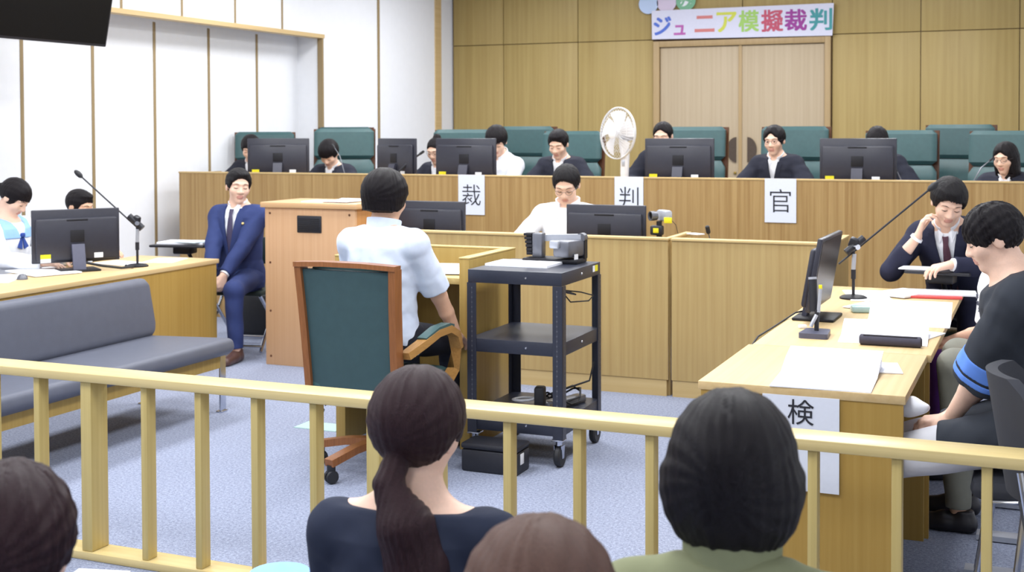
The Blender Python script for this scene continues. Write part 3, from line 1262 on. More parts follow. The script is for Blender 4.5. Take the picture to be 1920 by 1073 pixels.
C_white = cloth('white_shirt', (240, 243, 250))
C_ltblue = cloth('pale_blue_shirt', (214, 224, 242))
C_robe = cloth('black_robe', (42, 44, 56))
C_navy = cloth('navy_suit', (50, 62, 108))
C_navydk = cloth('dark_navy_suit', (40, 42, 62))
C_black = cloth('black_tee', (48, 52, 60))
C_blacknavy = cloth('navy_black_top', (38, 44, 62))
C_trous = cloth('dark_trousers', (36, 38, 48))
C_olive = cloth('olive_top', (124, 128, 98))
C_sky = cloth('sky_blue_collar', (150, 190, 240))
C_cuff = cloth('blue_cuff', (98, 140, 222))
C_scarf = cloth('navy_scarf', (52, 76, 148))
C_tie = mat('striped_tie', (62, 56, 86), 0.6, var=(28, 0.22, (1, 1, 2.2)))
C_tie2 = mat('maroon_tie', (84, 50, 66), 0.6, var=(28, 0.22, (1, 1, 2.2)))
C_shoe = mat('brown_leather', (82, 58, 54), 0.4, var=(20, 0.08))
C_shoeb = mat('black_leather', (36, 34, 38), 0.4, var=(20, 0.08))
C_purple = cloth('purple_shorts', (106, 62, 140))
C_grey = cloth('grey_trousers', (120, 118, 122))

TORSO = [(-.12, .155, .115), (-.06, .172, .125), (0, .172, .125), (.10, .150, .115), (.22, .152, .116), (.33, .166, .118), (.41, .168, .105), (.455, .135, .085), (.485, .085, .068), (.53, .058, .058)]
TZ = np.array([t[0] for t in TORSO])
TX = np.array([t[1] for t in TORSO])
TY = np.array([t[2] for t in TORSO])


def d_torso(q, s, grow=0.0, z0=-.12, z1=.53):
    """q torso-local coords"""
    z = q[:, 2] / s
    zc = np.clip(z, z0, z1)
    rx = np.interp(zc, TZ, TX) * s + grow
    ry = np.interp(zc, TZ, TY) * s + grow
    k = np.sqrt((q[:, 0] / rx) ** 2 + (q[:, 1] / ry) ** 2)
    d = (k - 1) * np.minimum(rx, ry)
    dz = np.abs(z - zc) * s
    return np.where(dz > 0, np.sqrt(np.maximum(d, 0) ** 2 + dz ** 2) + np.minimum(d, 0) * 0, d)


def d_head(p, s):
    """head-local, +y face, origin mid-ear"""
    q = p / F32(s)
    d = d_ell(q, (0, -.012, .032), (.077, .096, .086))
    d = smin(d, d_ell(q, (0, .026, -.035), (.060, .068, .080)), .03)
    d = smin(d, d_ell(q, (0, .062, -.098), (.024, .022, .018)), .025)
    for sx in (-1, 1):
        d = smin(d, d_ell(q, (sx * .040, .058, -.025), (.026, .026, .026)), .022)
        d = smin(d, d_cap(q, (sx * .012, .086, .028), (sx * .048, .070, .028), .010, .009), .014)
        d = smax(d, -d_ell(q, (sx * .032, .104, .006), (.021, .020, .013)), .014)
        d = smin(d, d_ell(q, (sx * .032, .079, .004), (.017, .010, .010)), .006)
        d = smin(d, d_ell(q, (sx * .080, -.008, -.004), (.009, .022, .034), RX(R(-12))), .008)
        d = smin(d, d_ell(q, (sx * .012, .094, -.032), (.011, .012, .009)), .008)
    d = smin(d, d_cap(q, (0, .084, .012), (0, .104, -.028), .008, .012), .012)
    d = smin(d, d_ell(q, (0, .084, -.058), (.024, .014, .007)), .006)
    d = smin(d, d_ell(q, (0, .082, -.070), (.020, .014, .008)), .006)
    return d * F32(s)


def hair_fn(style, s, o):
    """o: options: vol, fringe (front hairline z), back (nape z), side (z of the side edge), part"""
    vol = o.get('vol', 0.012)
    fr = o.get('fringe', 0.052)
    back = o.get('back', -0.075)
    side = o.get('side', -0.005)
    wav = o.get('wave', 0.0016)
    sw = o.get('sweep', 0.0)
    pt = o.get('part', 0.0)

    def fn(p):
        q = p / F32(s)
        d = d_ell(q, (0, -.014, .034), (.079 + vol, .099 + vol, .088 + vol))
        y = q[:, 1]
        if style in ('bob', 'long', 'bowl'):
            low = {'bob': -.118, 'long': -.30, 'bowl': -.06}[style]
            wid = o.get('wid', .094)
            if style == 'bob':
                e_ = smax(d_ell(q, (0, -.020, -.008), (wid, .104, .128)), low - q[:, 2], .03)
            else:
                e_ = np.maximum(d_ell(q, (0, -.022, -.02), (wid, .098, .16 if style != 'long' else .34)), low - q[:, 2])
            d = smin(d, smax(e_, q[:, 2] - .03, .03), .02)
        ys = np.array([-.12, -.07, -.035, -.005, .035, .055, .085, .13])
        if style == 'bob' or style == 'long':
            zs = np.array([-.9, -.9, -.9, -.9, -.9, o.get('temple', -.06), fr, fr + .012])
        elif style == 'bowl':
            zs = np.array([back, back + .004, back + .018, side - .025, side, .02, fr, fr])
        else:
            zs = np.array([back, back + .012, back + .035, side + .005, side - .022, o.get('lock', .030), fr, fr + .004])
        zb = np.interp(y, ys, zs)
        zb = zb + pt * np.exp(-(q[:, 0] / .028) ** 2) * np.clip((y - .03) * 20, 0, 1)
        zb = zb + sw * q[:, 0] * np.clip((y - .03) * 20, 0, 1)
        jag = .005 * np.sin(q[:, 0] * 260 + 3 * np.sin(q[:, 0] * 90))
        e = (zb + jag - q[:, 2]) * .7
        d = smax(d, e, .008)
        if style in ('bob', 'long'):
            # open the face
            d = smax(d, -np.maximum(d_ell(q, (0, .10, -.06), (.066, .075, .115)), q[:, 2] - fr), .012)
        ang = np.arctan2(q[:, 0], -(q[:, 1]) + .0)
        az = np.arctan2(q[:, 0], q[:, 2] - .0)
        st = np.sin(ang * 23 + 2.2 * np.sin(ang * 7) + 4 * q[:, 2] * 10) + .6 * np.sin(ang * 41 + q[:, 2] * 30 + 1.7)
        d = d - wav * .6 * st - wav * .5 * np.sin(az * 19 + q[:, 1] * 60)
        if 'top' in o:
            d = smin(d, d_ell(q, (0, .02, .095), (.06, .07, o['top'])) - .002 * np.sin(q[:, 0] * 300 + q[:, 1] * 180), .02)
        if 'bun' in o:
            bx, by, bz, br = o['bun']
            d = smin(d, d_ell(q, (bx, by, bz), (br, br, br * .85)) - .002 * np.sin(ang * 40), .01)
        return d * F32(s)
    return fn


def ik(S, T, l1, l2, pole):
    S, T = np.asarray(S, float), np.asarray(T, float)
    v = T - S
    L = np.linalg.norm(v)
    L2 = min(L, (l1 + l2) * .999)
    d = v / L
    T = S + d * L2
    a = (l1 * l1 - l2 * l2 + L2 * L2) / (2 * L2)
    hgt = math.sqrt(max(l1 * l1 - a * a, 0))
    pv = np.asarray(pole, float)
    pv = nrm(pv - d * (pv @ d))
    return S + d * a + pv * hgt, T


def hand_prims(Wp, f, n, right, s, curl, spread=1.0):
    f = nrm(f)
    n = np.asarray(n, float)
    n = nrm(n - f * (n @ f))
    t = np.cross(f, n) * (1 if right else -1)
    palm, fing = [], []
    for i in range(4):
        off = (.030 - .020 * i) * s
        K = Wp + f * (.088 - .004 * abs(i - 1)) * s + t * off
        palm.append((Wp + t * off * .55 + f * .008 * s, K, .0165 * s, .0125 * s))
        L = (.072, .080, .074, .056)[i] * s
        a = 0
        P = K
        for j, fr_ in enumerate((.45, .32, .25)):
            a += curl[j] * (1 + .08 * (i - 1))
            dr = f * math.cos(a) + n * math.sin(a) + t * (.05 - .035 * i) * spread
            P2 = P + nrm(dr) * L * fr_
            fing.append((P, P2, (.0092 - .0007 * j) * s, (.0086 - .0008 * j) * s, i))
            P = P2
    b0 = Wp + f * .022 * s + t * .022 * s
    b1 = b0 + nrm(f * .75 + t * .62 + n * .35) * .042 * s
    b2 = b1 + nrm(f * .9 + t * .25 + n * .3) * .032 * s
    b3 = b2 + nrm(f * .95 + t * .05 + n * .35) * .024 * s
    fing += [(b0, b1, .0135 * s, .0108 * s, 4), (b1, b2, .0105 * s, .0095 * s, 4), (b2, b3, .0095 * s, .008 * s, 4)]
    return palm, fing


def d_hand(p, palm, fing, k=.012):
    d = None
    for a, b, ra, rb in palm:
        e = d_cap(p, a, b, ra, rb)
        d = e if d is None else smin(d, e, k)
    per = {}
    for a, b, ra, rb, i in fing:
        e = d_cap(p, a, b, ra, rb)
        per[i] = e if i not in per else smin(per[i], e, .003)
    fg = None
    for e in per.values():
        fg = e if fg is None else np.minimum(fg, e)
    return smin(d, fg, .006)


def band(name, m, parent, cen, Rt, rx, ry, h, th, gap, drop=0.0, flare=0.006, open_dir=PI / 2, n=40):
    """standing collar: strip round the neck open at the front by gap (rad)"""
    b = MB()
    rs = []
    for i in range(n + 1):
        a = open_dir + gap / 2 + (2 * PI - gap) * i / n
        fr = max(0.0, math.cos(a - open_dir))
        z0 = -drop * (fr ** 2)
        pr = []
        for r_, z in ((0, 0), (flare, h), (flare + th, h), (th + .004, 0)):
            v = np.array([(rx + r_) * math.cos(a), (ry + r_) * math.sin(a), z0 + z - .35 * h * (1 - fr) * 0])
            pr.append(tuple(cen + Rt @ v))
        rs.append(pr)
    b.rings(rs)
    return part(name, b, m, parent)


NPEOPLE = []


def person(label, hc, face, s=1.0, floor=0.0, seat=0.45, lean=None, side=0.0, twist=0.0, head=(0, 0, 0), hair=('short', {}), hmat=H_black,
           top='shirt', top_mat=C_white, under=None, sleeve='long', skin=M_skin, arms=None, legs=True, trous=C_trous, shoe=C_shoeb,
           vox=0.0062, hands=True, glasses=False, tie=None, group=None, collar=True, eyes='down', neck_open=0.0, mask_extra=None, wid=1.0, shoes=True, feet=None, hfwd=0.02, slen=.88, stripes=None, hs=1.0, sailor=None, lap=0.0):
    sh_ = s * hs
    hy, hp, hr = [R(v) for v in head]
    zf = hc[2] - floor
    # choose the forward lean that puts the head at its height above the seat
    def headz(ln):
        Rt_ = RZ(R(twist)) @ RX(-ln) @ RY(R(side))
        N_ = Rt_ @ np.array([0, 0, .50 * s])
        Rh_ = RZ(hy) @ RX(-hp) @ RY(hr)
        dirv = nrm(.45 * (Rt_ @ np.array([0, 0, 1.])) + .55 * (Rh_ @ np.array([0, 0, 1.])))
        return N_ + dirv * (.128 * hs) * s + np.array([0, hfwd * s, 0])
    want = zf - (seat + .095 * s)
    if lean is None:
        ln = 0.0
        if headz(0)[2] > want:
            lo_, hi_ = 0.0, 1.35
            for _ in range(40):
                mid = (lo_ + hi_) / 2
                if headz(mid)[2] > want:
                    lo_ = mid
                else:
                    hi_ = mid
            ln = lo_
        pz = zf - headz(ln)[2]
    else:
        ln = R(lean)
        pz = zf - headz(ln)[2]
    off = headz(ln)
    fa = R(face)
    Rw = RZ(fa)
    w = Rw @ np.array([off[0], off[1], 0])
    root = thing('person', label, 'person', (hc[0] - w[0], hc[1] - w[1], floor), fa, group)
    NPEOPLE.append((label[:40], round(math.degrees(ln)), round(pz - .095 * s, 3), tuple(round(v, 2) for v in root.location)))
    P = np.array([0, 0, pz])
    Rt = RZ(R(twist)) @ RX(-ln) @ RY(R(side))
    Rh = RZ(hy) @ RX(-hp) @ RY(hr)
    N = P + Rt @ np.array([0, 0, .50 * s])
    Hc = P + off
    T = lambda x, y, z: P + Rt @ (np.array([x, y, z]) * s)
    HT = lambda x, y, z: Hc + Rh @ (np.array([x, y, z]) * sh_)
    SL, SR = T(-.165 * wid, -.005, .415), T(.165 * wid, -.005, .415)
    l1, l2 = .285 * s, .245 * s
    A = {}
    arms = arms or {}
    for key, S, sx in (('L', SL, -1), ('R', SR, 1)):
        a = dict(t=(sx * .10, .30, pz + .02 * s), pole=(sx * .6, -.3, -.8), f=(-.35 * sx, .9, -.1), n=(0, -.1, -1), curl=(.25, .3, .25))
        a.update(arms.get(key, {}))
        E, Wp = ik(S, a['t'], l1, l2, a['pole'])
        A[key] = (S, E, Wp, a)
    hips, knees, ankles = {}, {}, {}
    for key, sx in (('L', -1), ('R', 1)):
        hips[key] = P + np.array([sx * .09 * s, .0, -.02 * s])
        kf = (feet or {}).get(key, {})
        knees[key] = np.array(kf.get('knee', (sx * .13 * s, .42 * s, pz + .0 * s)))
        ankles[key] = np.array(kf.get('ankle', (sx * .13 * s, .40 * s, .085)))
    headbase = HT(0, -.018, -.06)
    hnd = {k: hand_prims(v[2] + nrm(v[3]['f']) * .004, v[3]['f'], v[3]['n'], k == 'R', s, v[3]['curl']) for k, v in A.items()} if hands else {}
    Pf, Rtf, Rhf, Hcf = P.astype(F32), Rt.astype(F32), Rh.astype(F32), Hc.astype(F32)

    def body(p):
        d = smin(d_torso((p - Pf) @ Rtf, s), d_cap(p, N - Rt @ np.array([0, 0, .03 * s]), headbase, .054 * s, .052 * s), .035 * s)
        q_ = (p - Pf) @ Rtf
        for sx in (-1, 1):
            d = smin(d, d_cap(q_, (sx * .04 * s, -.018 * s, .478 * s), (sx * .145 * s * wid, -.005, .425 * s), .034 * s, .046 * s), .03)
        d = smin(d, d_head((p - Hcf) @ Rhf, sh_), .022 * s)
        for k, (S, E, Wp, a) in A.items():
            d = smin(d, d_cap(p, S, E, .053 * s, .038 * s), .04 * s)
            m_ = S * .15 + E * .85
            fo = d_cap(p, E, E * .6 + Wp * .4, .038 * s, .036 * s)
            fo = smin(fo, d_cap(p, E * .6 + Wp * .4, Wp, .036 * s, .024 * s), .01)
            d = smin(d, fo, .015 * s)
            if hands:
                c = Wp + nrm(a['f']) * .08 * s
                near = np.linalg.norm(p - c.astype(F32), axis=1) < .16 * s
                if near.any():
                    d[near] = smin(d[near], d_hand(p[near], *hnd[k]), .012)
        if legs:
            for k in ('L', 'R'):
                d = smin(d, d_cap(p, hips[k], knees[k], .080 * s, .055 * s), .03)
                d = smin(d, d_cap(p, knees[k], ankles[k], .052 * s, .034 * s), .015)
                fd = nrm(np.array([ankles[k][0], ankles[k][1] + .5, 0]) - np.array([ankles[k][0], ankles[k][1], 0]))
                d = smin(d, d_cap(p, ankles[k] + [0, 0, -.05], ankles[k] + fd * .14 * s + [0, 0, -.055], .028, .022), .015)
        return d

    pts = [P, N, HT(0, 0, .13), HT(0, .12, 0), HT(0, -.12, 0), HT(.1, 0, 0), HT(-.1, 0, 0), SL, SR] + [A[k][1] for k in A] + [A[k][2] + nrm(A[k][3]['f']) * .17 * s for k in A] + [A[k][2] for k in A]
    if legs:
        pts += list(knees.values()) + list(ankles.values()) + [a + np.array([0, .2, -.085]) for a in ankles.values()]
    pts = np.array(pts)
    lo, hi = pts.min(0) - .11, pts.max(0) + .11
    lo[2] = max(lo[2], -.02)
    lo[:2] = np.minimum(lo[:2], P[:2] - .26)
    hi[:2] = np.maximum(hi[:2], P[:2] + .26)
    if not legs:
        lo[2] = max(lo[2], min(pts[:, 2].min() - .06, pz - .2))
    V, Q = surface(body, lo, hi, vox)
    cen = V[Q].mean(1)
    hl = (cen - Hc) @ Rh / sh_
    lip = (np.abs(hl[:, 0]) < .024 - .35 * np.abs(hl[:, 2] + .064)) & (np.abs(hl[:, 2] + .064) < .013) & (hl[:, 1] > .08)
    bo = link('body', np_mesh('body', V, Q, [skin, M_lip], lip.astype(int)), root)
    # hair
    st, ho = hair
    if st:
        hf = hair_fn(st, sh_, ho)
        extra = ho.get('extra')

        def hfn(p):
            q = (p - Hcf) @ Rhf
            d = hf(q)
            if extra:
                for (a, b_, ra, rb) in extra:
                    d = smin(d, d_cap(q / F32(sh_), a, b_, ra, rb) * F32(sh_) - .0015 * np.sin(q[:, 0] * 420 + 40 * q[:, 2] + 3 * np.sin(q[:, 2] * 30)), .012)
            return d
        rr = .16 * s
        lo2, hi2 = Hc - rr, Hc + rr
        if st == 'long':
            lo2[2] -= .2 * s
        if extra:
            for (a, b_, ra, rb) in extra:
                for c in (a, b_):
                    w_ = Hc + Rh @ (np.asarray(c) * sh_)
                    lo2, hi2 = np.minimum(lo2, w_ - max(ra, rb) - .03), np.maximum(hi2, w_ + max(ra, rb) + .03)
        V, Q = surface(hfn, lo2, hi2, min(vox, .0055))
        link('hair', np_mesh('hair', V, Q, [hmat]), root)
    # brows and eyes
    for sx in (-1, 1):
        b = MB()
        b.tube([tuple(HT(sx * .014, .0935, .026)), tuple(HT(sx * .032, .090, .031)), tuple(HT(sx * .050, .078, .026))], [.0018 * s, .0024 * s, .0012 * s], 6)
        part('eyebrow', b, M_brow, root)
        b = MB()
        if eyes == 'down':
            b.tube([tuple(HT(sx * .018, .0872, .001)), tuple(HT(sx * .032, .0896, -.003)), tuple(HT(sx * .047, .083, .000))], [.0016 * s, .0022 * s, .0014 * s], 6)
        else:
            b.lathe([(0.0001, -.0115 * s), (.0055 * s, -.006 * s), (.0068 * s, 0), (.0055 * s, .006 * s), (0.0001, .0115 * s)], tuple(HT(sx * .032, .0845, .004)), tuple(Rh @ np.array([1., -sx * .25, 0])), 10)
        part('eye', b, M_eye, root)
    if glasses:
        b = MB()
        for sx in (-1, 1):
            c = [tuple(HT(sx * .033 + .021 * math.cos(a), .106 - .012 * abs(math.cos(a)) * (1 if math.cos(a) * sx > 0 else 0), .003 + .016 * math.sin(a))) for a in [2 * PI * k_ / 18 for k_ in range(19)]]
            b.tube(c, .0014, 5)
            b.tube([tuple(HT(sx * .054, .094, .008)), tuple(HT(sx * .082, .045, .012)), tuple(HT(sx * .086, -.01, .012))], .0014, 5)
        b.tube([tuple(HT(-.012, .107, .008)), tuple(HT(0, .109, .011)), tuple(HT(.012, .107, .008))], .0014, 5)
        part('glasses', b, mat('glasses_metal', (84, 80, 84), 0.3, 0.5, var=(9, 0.05)), root)
    # ---------------- clothes
    jacket = top in ('jacket', 'robe')
    def garment(grow, arm_r, sl, zbot=-.10, vcut=None, neckcut=.0, wr=.0035, seed=1, loose=0.0, slen=.88, nslope=.42):
        def fn(p):
            q = (p - Pf) @ Rtf
            nz_ = wr * wob(p, 38, seed) + wr * .5 * wob(p, 85, seed + 5)
            d = d_torso(q, s, grow, zbot, .50)
            if sl == 'none':
                q2 = q * np.array([1.25, 1, 1], F32)
                d = d_torso(q2, s, grow, zbot, .50)
            else:
                for sx in (-1, 1):
                    d = smin(d, d_cap(q, (sx * .045 * s, -.018 * s, .475 * s), (sx * .15 * s * wid, -.005, .425 * s), .036 * s + grow, .050 * s + grow), .03)
                for k, (S, E, Wp, a) in A.items():
                    d = smin(d, d_cap(p, S, S, .051 * s + grow * .6, .051 * s + grow * .6), .04)
            if lap:
                for k in ('L', 'R'):
                    h0, k0 = hips[k], hips[k] + (knees[k] - hips[k]) * lap
                    d = smin(d, smax(smax(d_cap(p, h0, k0, .104 * s, .088 * s), float(pz) - .075 - p[:, 2], .01), (p[:, 1] - float(k0[1])), .01), .03)
            d = d - nz_
            qz = q[:, 2] / s
            d = smax(d, (qz - (.505 - neckcut - nslope * np.maximum(q[:, 1], 0) / s)) * s * .8, .006)
            d = smax(d, (zbot - .015 - qz) * s, .006) if not lap else d
            if vcut:
                z0, wv = vcut
                wz = np.clip((qz - z0) / (.48 - z0), 0, 1) * wv
                d = smax(d, -np.maximum((np.abs(q[:, 0]) / s - wz) * s * .8, -q[:, 1] + .02), .003)
            for k, (S, E, Wp, a) in A.items():
                if sl == 'long':
                    dd = d_cap(p, S + (E - S) * .08, E, .053 * s + arm_r, .043 * s + arm_r + loose)
                    We = E + (Wp - E) * a.get('cuff', .96)
                    dd = smin(dd, smax(d_cap(p, E, We, .043 * s + arm_r + loose, .031 * s + arm_r + loose), (p - We.astype(F32)) @ nrm(Wp - E).astype(F32), .004), .012)
                    d = smin(d, dd - nz_, .02)
                elif sl == 'short':
                    e = nrm(E - S)
                    We = S + (E - S) * slen
                    d = smin(d, smax(d_cap(p, S, We, .055 * s + arm_r, .052 * s + arm_r + loose), (p - We.astype(F32)) @ e.astype(F32), .004) - nz_, .02)
            return d
        return fn
    lo3, hi3 = lo.copy() - .03, hi.copy() + .03
    lo3[2] = max(pz - .2 * s, lo3[2])
    hi3[2] = min(hi3[2], max(N[2] + .06, SL[2] + .1, SR[2] + .1) + .04)
    if sleeve == 'long':
        for k in A:
            hi3[2] = max(hi3[2], A[k][1][2] + .1, A[k][2][2] + .06)
    if jacket:
        um = under or C_white
        V, Q = surface(garment(.010, .006, 'none', vcut=None), lo3, hi3, vox)
        link('shirt', np_mesh('shirt', V, Q, [um]), root)
        if top == 'jacket':
            V, Q = surface(garment(.022, .016, 'long', vcut=(.10, .066), neckcut=.006, wr=.004, seed=3, nslope=.12), lo3, hi3, vox)
        else:
            V, Q = surface(garment(.030, .024, 'long', vcut=(.22, .050), neckcut=.002, wr=.0055, seed=4, loose=.018, nslope=.10), lo3, hi3, vox)
        nm = 'suit_jacket' if top == 'jacket' else 'robe'
        jk = link(nm, np_mesh(nm, V, Q, [top_mat]), root)
        gz = .026 if top == 'jacket' else .035
        for sx in (-1, 1):
            grid = []
            z0 = .12 if top == 'jacket' else .23
            wv = .066 if top == 'jacket' else .050
            for i in range(9):
                z = z0 + (.475 - z0) * i / 8
                x_in = max(.002, (z - z0) / (.48 - z0) * wv)
                wl = (.05 if top == 'jacket' else .035) * (.35 + .65 * min(1, i / 4))
                row = []
                for j in range(4):
                    x = x_in + wl * j / 3 - .004
                    rx = np.interp(z, TZ, TX) + gz
                    ry = np.interp(z, TZ, TY) + gz
                    y = ry * math.sqrt(max(0.02, 1 - (x / rx) ** 2)) + .006 * (1 - j / 3) + .003
                    row.append(tuple(T(sx * x, y, z)))
                grid.append(row if sx > 0 else row[::-1])
            b = MB()
            b.sheet(grid, .004)
            part('lapel', b, top_mat, jk)
        if top == 'jacket':
            for key in A:
                S, E, Wp, a = A[key]
                c0 = E + (Wp - E) * .94
                b = MB()
                b.tube([tuple(c0), tuple(E + (Wp - E) * 1.0)], [.036 * s, .034 * s], 16)
                part('shirt_cuff', b, um, root)
        if collar:
            band('shirt_collar', um, root, T(0, .006, .488), Rt @ RX(R(-12)), .058 * s, .060 * s, .040 * s, .005, R(50), drop=.012)
            for sx in (-1, 1):
                b = MB()
                b.sheet([[tuple(T(sx * .010, .088, .475)), tuple(T(sx * .035, .082, .50))], [tuple(T(sx * .034, .108, .425)), tuple(T(sx * .056, .072, .475))]][:: sx], .003)
                part('collar_point', b, um, root)
    else:
        gf = garment(.014 if top != 'loose' else .024, .012 if top != 'loose' else .024, sleeve, neckcut=neck_open, wr=.004, seed=2 + len(label), loose=.004 if top != 'loose' else .014, slen=slen)
        V, Q = surface(gf, lo3, hi3, vox)
        nm = 'shirt' if top == 'shirt' else 't_shirt' if top in ('tee', 'loose') else 'blouse'
        link(nm, np_mesh(nm, V, Q, [top_mat]), root)
        if sailor:
            def cf(p):
                q = (p - Pf) @ Rtf / F32(s)
                ax_ = np.abs(q[:, 0])
                zl = np.where(q[:, 1] > 0, .345, .30)
                rg = np.maximum(np.maximum(ax_ - .135, zl - q[:, 2]), q[:, 2] - .53)
                rg = np.maximum(rg, -np.maximum(ax_ - (q[:, 2] - .31) * .42, -q[:, 1]))
                return np.maximum(gf(p) - .007, rg * F32(s))
            V2, Q2 = surface(cf, T(0, 0, .42) - .22, T(0, 0, .42) + .22, .005)
            link('sailor_collar', np_mesh('sailor_collar', V2, Q2, [sailor]), root, 'pale blue sailor collar')
        for (f0, f1, sl_) in stripes or []:
            for k, (S, E, Wp, a) in A.items():
                dv = (E - S).astype(F32)
                L_ = float(dv @ dv)

                def sf(p):
                    t_ = (p - S.astype(F32)) @ dv / L_
                    ln_ = math.sqrt(L_)
                    rad = np.linalg.norm(p - S.astype(F32) - t_[:, None] * dv, axis=1)
                    d = smax(gf(p) - .0025, rad - .12, .001)
                    return np.maximum(np.maximum(d, (t_ - f1) * ln_), (f0 - t_) * ln_)
                m0, m1 = S + (E - S) * f0, S + (E - S) * f1
                V2, Q2 = surface(sf, np.minimum(m0, m1) - .13, np.maximum(m0, m1) + .13, .0035)
                link('sleeve_stripe', np_mesh('sleeve_stripe', V2, Q2, [C_cuff]), root, sl_)
        if collar and top == 'shirt':
            band('shirt_collar', top_mat, root, T(0, .002, .480), Rt @ RX(R(-12)), .068 * s, .070 * s, .052 * s, .008, R(60), drop=.02)
            for sx in (-1, 1):
                b = MB()
                b.sheet([[tuple(T(sx * .018, .098, .455)), tuple(T(sx * .045, .085, .49))], [tuple(T(sx * .050, .118, .40)), tuple(T(sx * .075, .085, .455))]][:: sx], .003)
                part('collar_point', b, top_mat, root)
    if tie:
        b = MB()
        rows = []
        for i in range(10):
            z = .468 - (.468 - .10) * i / 9
            w_ = (.019 if i == 0 else .015 if i == 1 else .018 + .022 * (i - 1) / 8) * .9
            y = np.interp(z, TZ, TY) + .016 + (.010 if i < 2 else .004)
            if z > .44:
                y = max(y, .088)
            rows.append([tuple(T(-w_, y - .004, z)), tuple(T(0, y + .003, z)), tuple(T(w_, y - .004, z))])
        b.sheet(rows, .006)
        part('necktie', b, tie, root)
    if legs:
        def tr(p):
            q = (p - Pf) @ Rtf
            d = d_torso(q, s, .010, -.12, .03)
            for k in ('L', 'R'):
                d = smin(d, d_cap(p, hips[k], knees[k], .092 * s, .068 * s), .03)
                d = smin(d, smax(d_cap(p, knees[k], ankles[k], .066 * s, .052 * s), .03 - (p[:, 2] - float(ankles[k][2]) + .02), .005), .02)
            return d - .004 * wob(p, 40, 9)
        lo4, hi4 = lo.copy(), hi.copy()
        hi4[2] = pz + .16
        V, Q = surface(tr, lo4, hi4, max(vox, .007))
        link('trousers', np_mesh('trousers', V, Q, [trous]), root)
        if shoes:
            for k in ('L', 'R'):
                a = ankles[k]
                def sh(p):
                    d = d_cap(p, a + [0, -.035, -.05], a + [0, .05, -.045], .042 * s, .042 * s)
                    d = smin(d, d_cap(p, a + [0, .05, -.05], a + [0, .165 * s, -.058], .040 * s, .034 * s), .02)
                    d = smin(d, d_cap(p, a + [0, -.02, -.04], a + [0, -.02, -.005], .04 * s, .042 * s), .02)
                    d = smax(d, -p[:, 2] + .003, .004)
                    return smax(d, (p[:, 2] - float(a[2]) - .005), .005)
                V, Q = surface(sh, a + [-.08, -.12, -.09], a + [.08, .25, .06], .006)
                link('shoe', np_mesh('shoe', V, Q, [shoe]), root)
    return root, dict(T=T, HT=HT, P=P, N=N, A=A, Rt=Rt, Rh=Rh, s=s, knees=knees)


ROBE = dict(top='robe', top_mat=C_robe, legs=False, floor=0.45, lean=14, wid=.92, vox=.0065)
DESK = lambda x=.16, y=.36, z=.70: dict(L=dict(t=(-x, y, z), pole=(-.7, -.2, -.6), f=(.5, .8, -.1)), R=dict(t=(x, y, z), pole=(.7, -.2, -.6), f=(-.5, .8, -.1)))
# ---- judges along the bench (facing the camera side, -Y)
person('robed person at the far left end of the bench, face mostly hidden behind a monitor', (-6.65, 9.66, 1.435), 190, s=.93, head=(12, 25, 0), hair=('short', dict(fringe=.045, vol=.016)), arms=DESK(), **ROBE)
person('boy in black robe with head bowed low, at the bench left of the tall microphone', (-5.884, 9.75, 1.39), 184, s=.92, head=(0, 42, 0), hair=('short', dict(fringe=.028, vol=.020, back=-.07)), arms=DESK(), **ROBE)
person('robed girl with hair bun and glasses, half hidden behind the second front monitor', (-4.87, 9.85, 1.42), 172, s=.90, head=(4, 22, 0), hair=('short', dict(fringe=.078, vol=.006, back=-.05, bun=(.0, -.06, .115, .038))), glasses=True, arms=DESK(), **ROBE)
person('person in plain white shirt leaning over the bench beside the short-haired robed boy', (-4.344, 9.95, 1.50), 165, s=1.0, side=-6, head=(28, 32, 0), hair=('short', dict(fringe=.035, vol=.018)), top='shirt', top_mat=C_white, sleeve='long', legs=False, floor=0.45, lean=20, vox=.0065,
       arms=dict(L=dict(t=(-.05, .38, .72), pole=(-.9, -.1, -.4), f=(.8, .5, -.1)), R=dict(t=(.2, .36, .70), pole=(.7, -.2, -.6), f=(-.6, .8, -.1))))
person('boy in black robe with short spiky hair and ears showing, looking down', (-3.777, 9.95, 1.475), 180, s=.95, head=(0, 24, 0), hair=('short', dict(fringe=.074, vol=.012, top=.03)), arms=DESK(), **ROBE)
person('robed person by the white fan, face hidden below the eyes by a monitor', (-2.87, 9.95, 1.54), 184, s=.93, head=(-4, 14, 0), hair=('short', dict(fringe=.078, part=.022, vol=.008, back=-.06)), arms=DESK(), **ROBE)
person('girl in black robe with hair tied back and glasses, centred before the double door', (-1.967, 9.95, 1.505), 172, s=.93, head=(0, 8, 3), hair=('short', dict(fringe=.058, part=.050, vol=.014, back=-.06, side=-.03, lock=-.02)), glasses=True, eyes='open', arms=DESK(), **ROBE)
person('robed person with head bowed behind the rightmost bench monitor', (-1.18, 9.90, 1.495), 178, s=.92, head=(10, 48, 0), hair=('short', dict(fringe=.080, part=.022, vol=.010, back=-.06)), arms=DESK(), **ROBE)
person('long-haired girl in dark robe and glasses at the right edge of the bench', (-0.271, 9.70, 1.383), 170, s=.90, head=(-14, 12, 0), hair=('long', dict(fringe=.062, part=.03, vol=.012, wid=.10)), hmat=H_black, glasses=True, arms=DESK(), **ROBE)

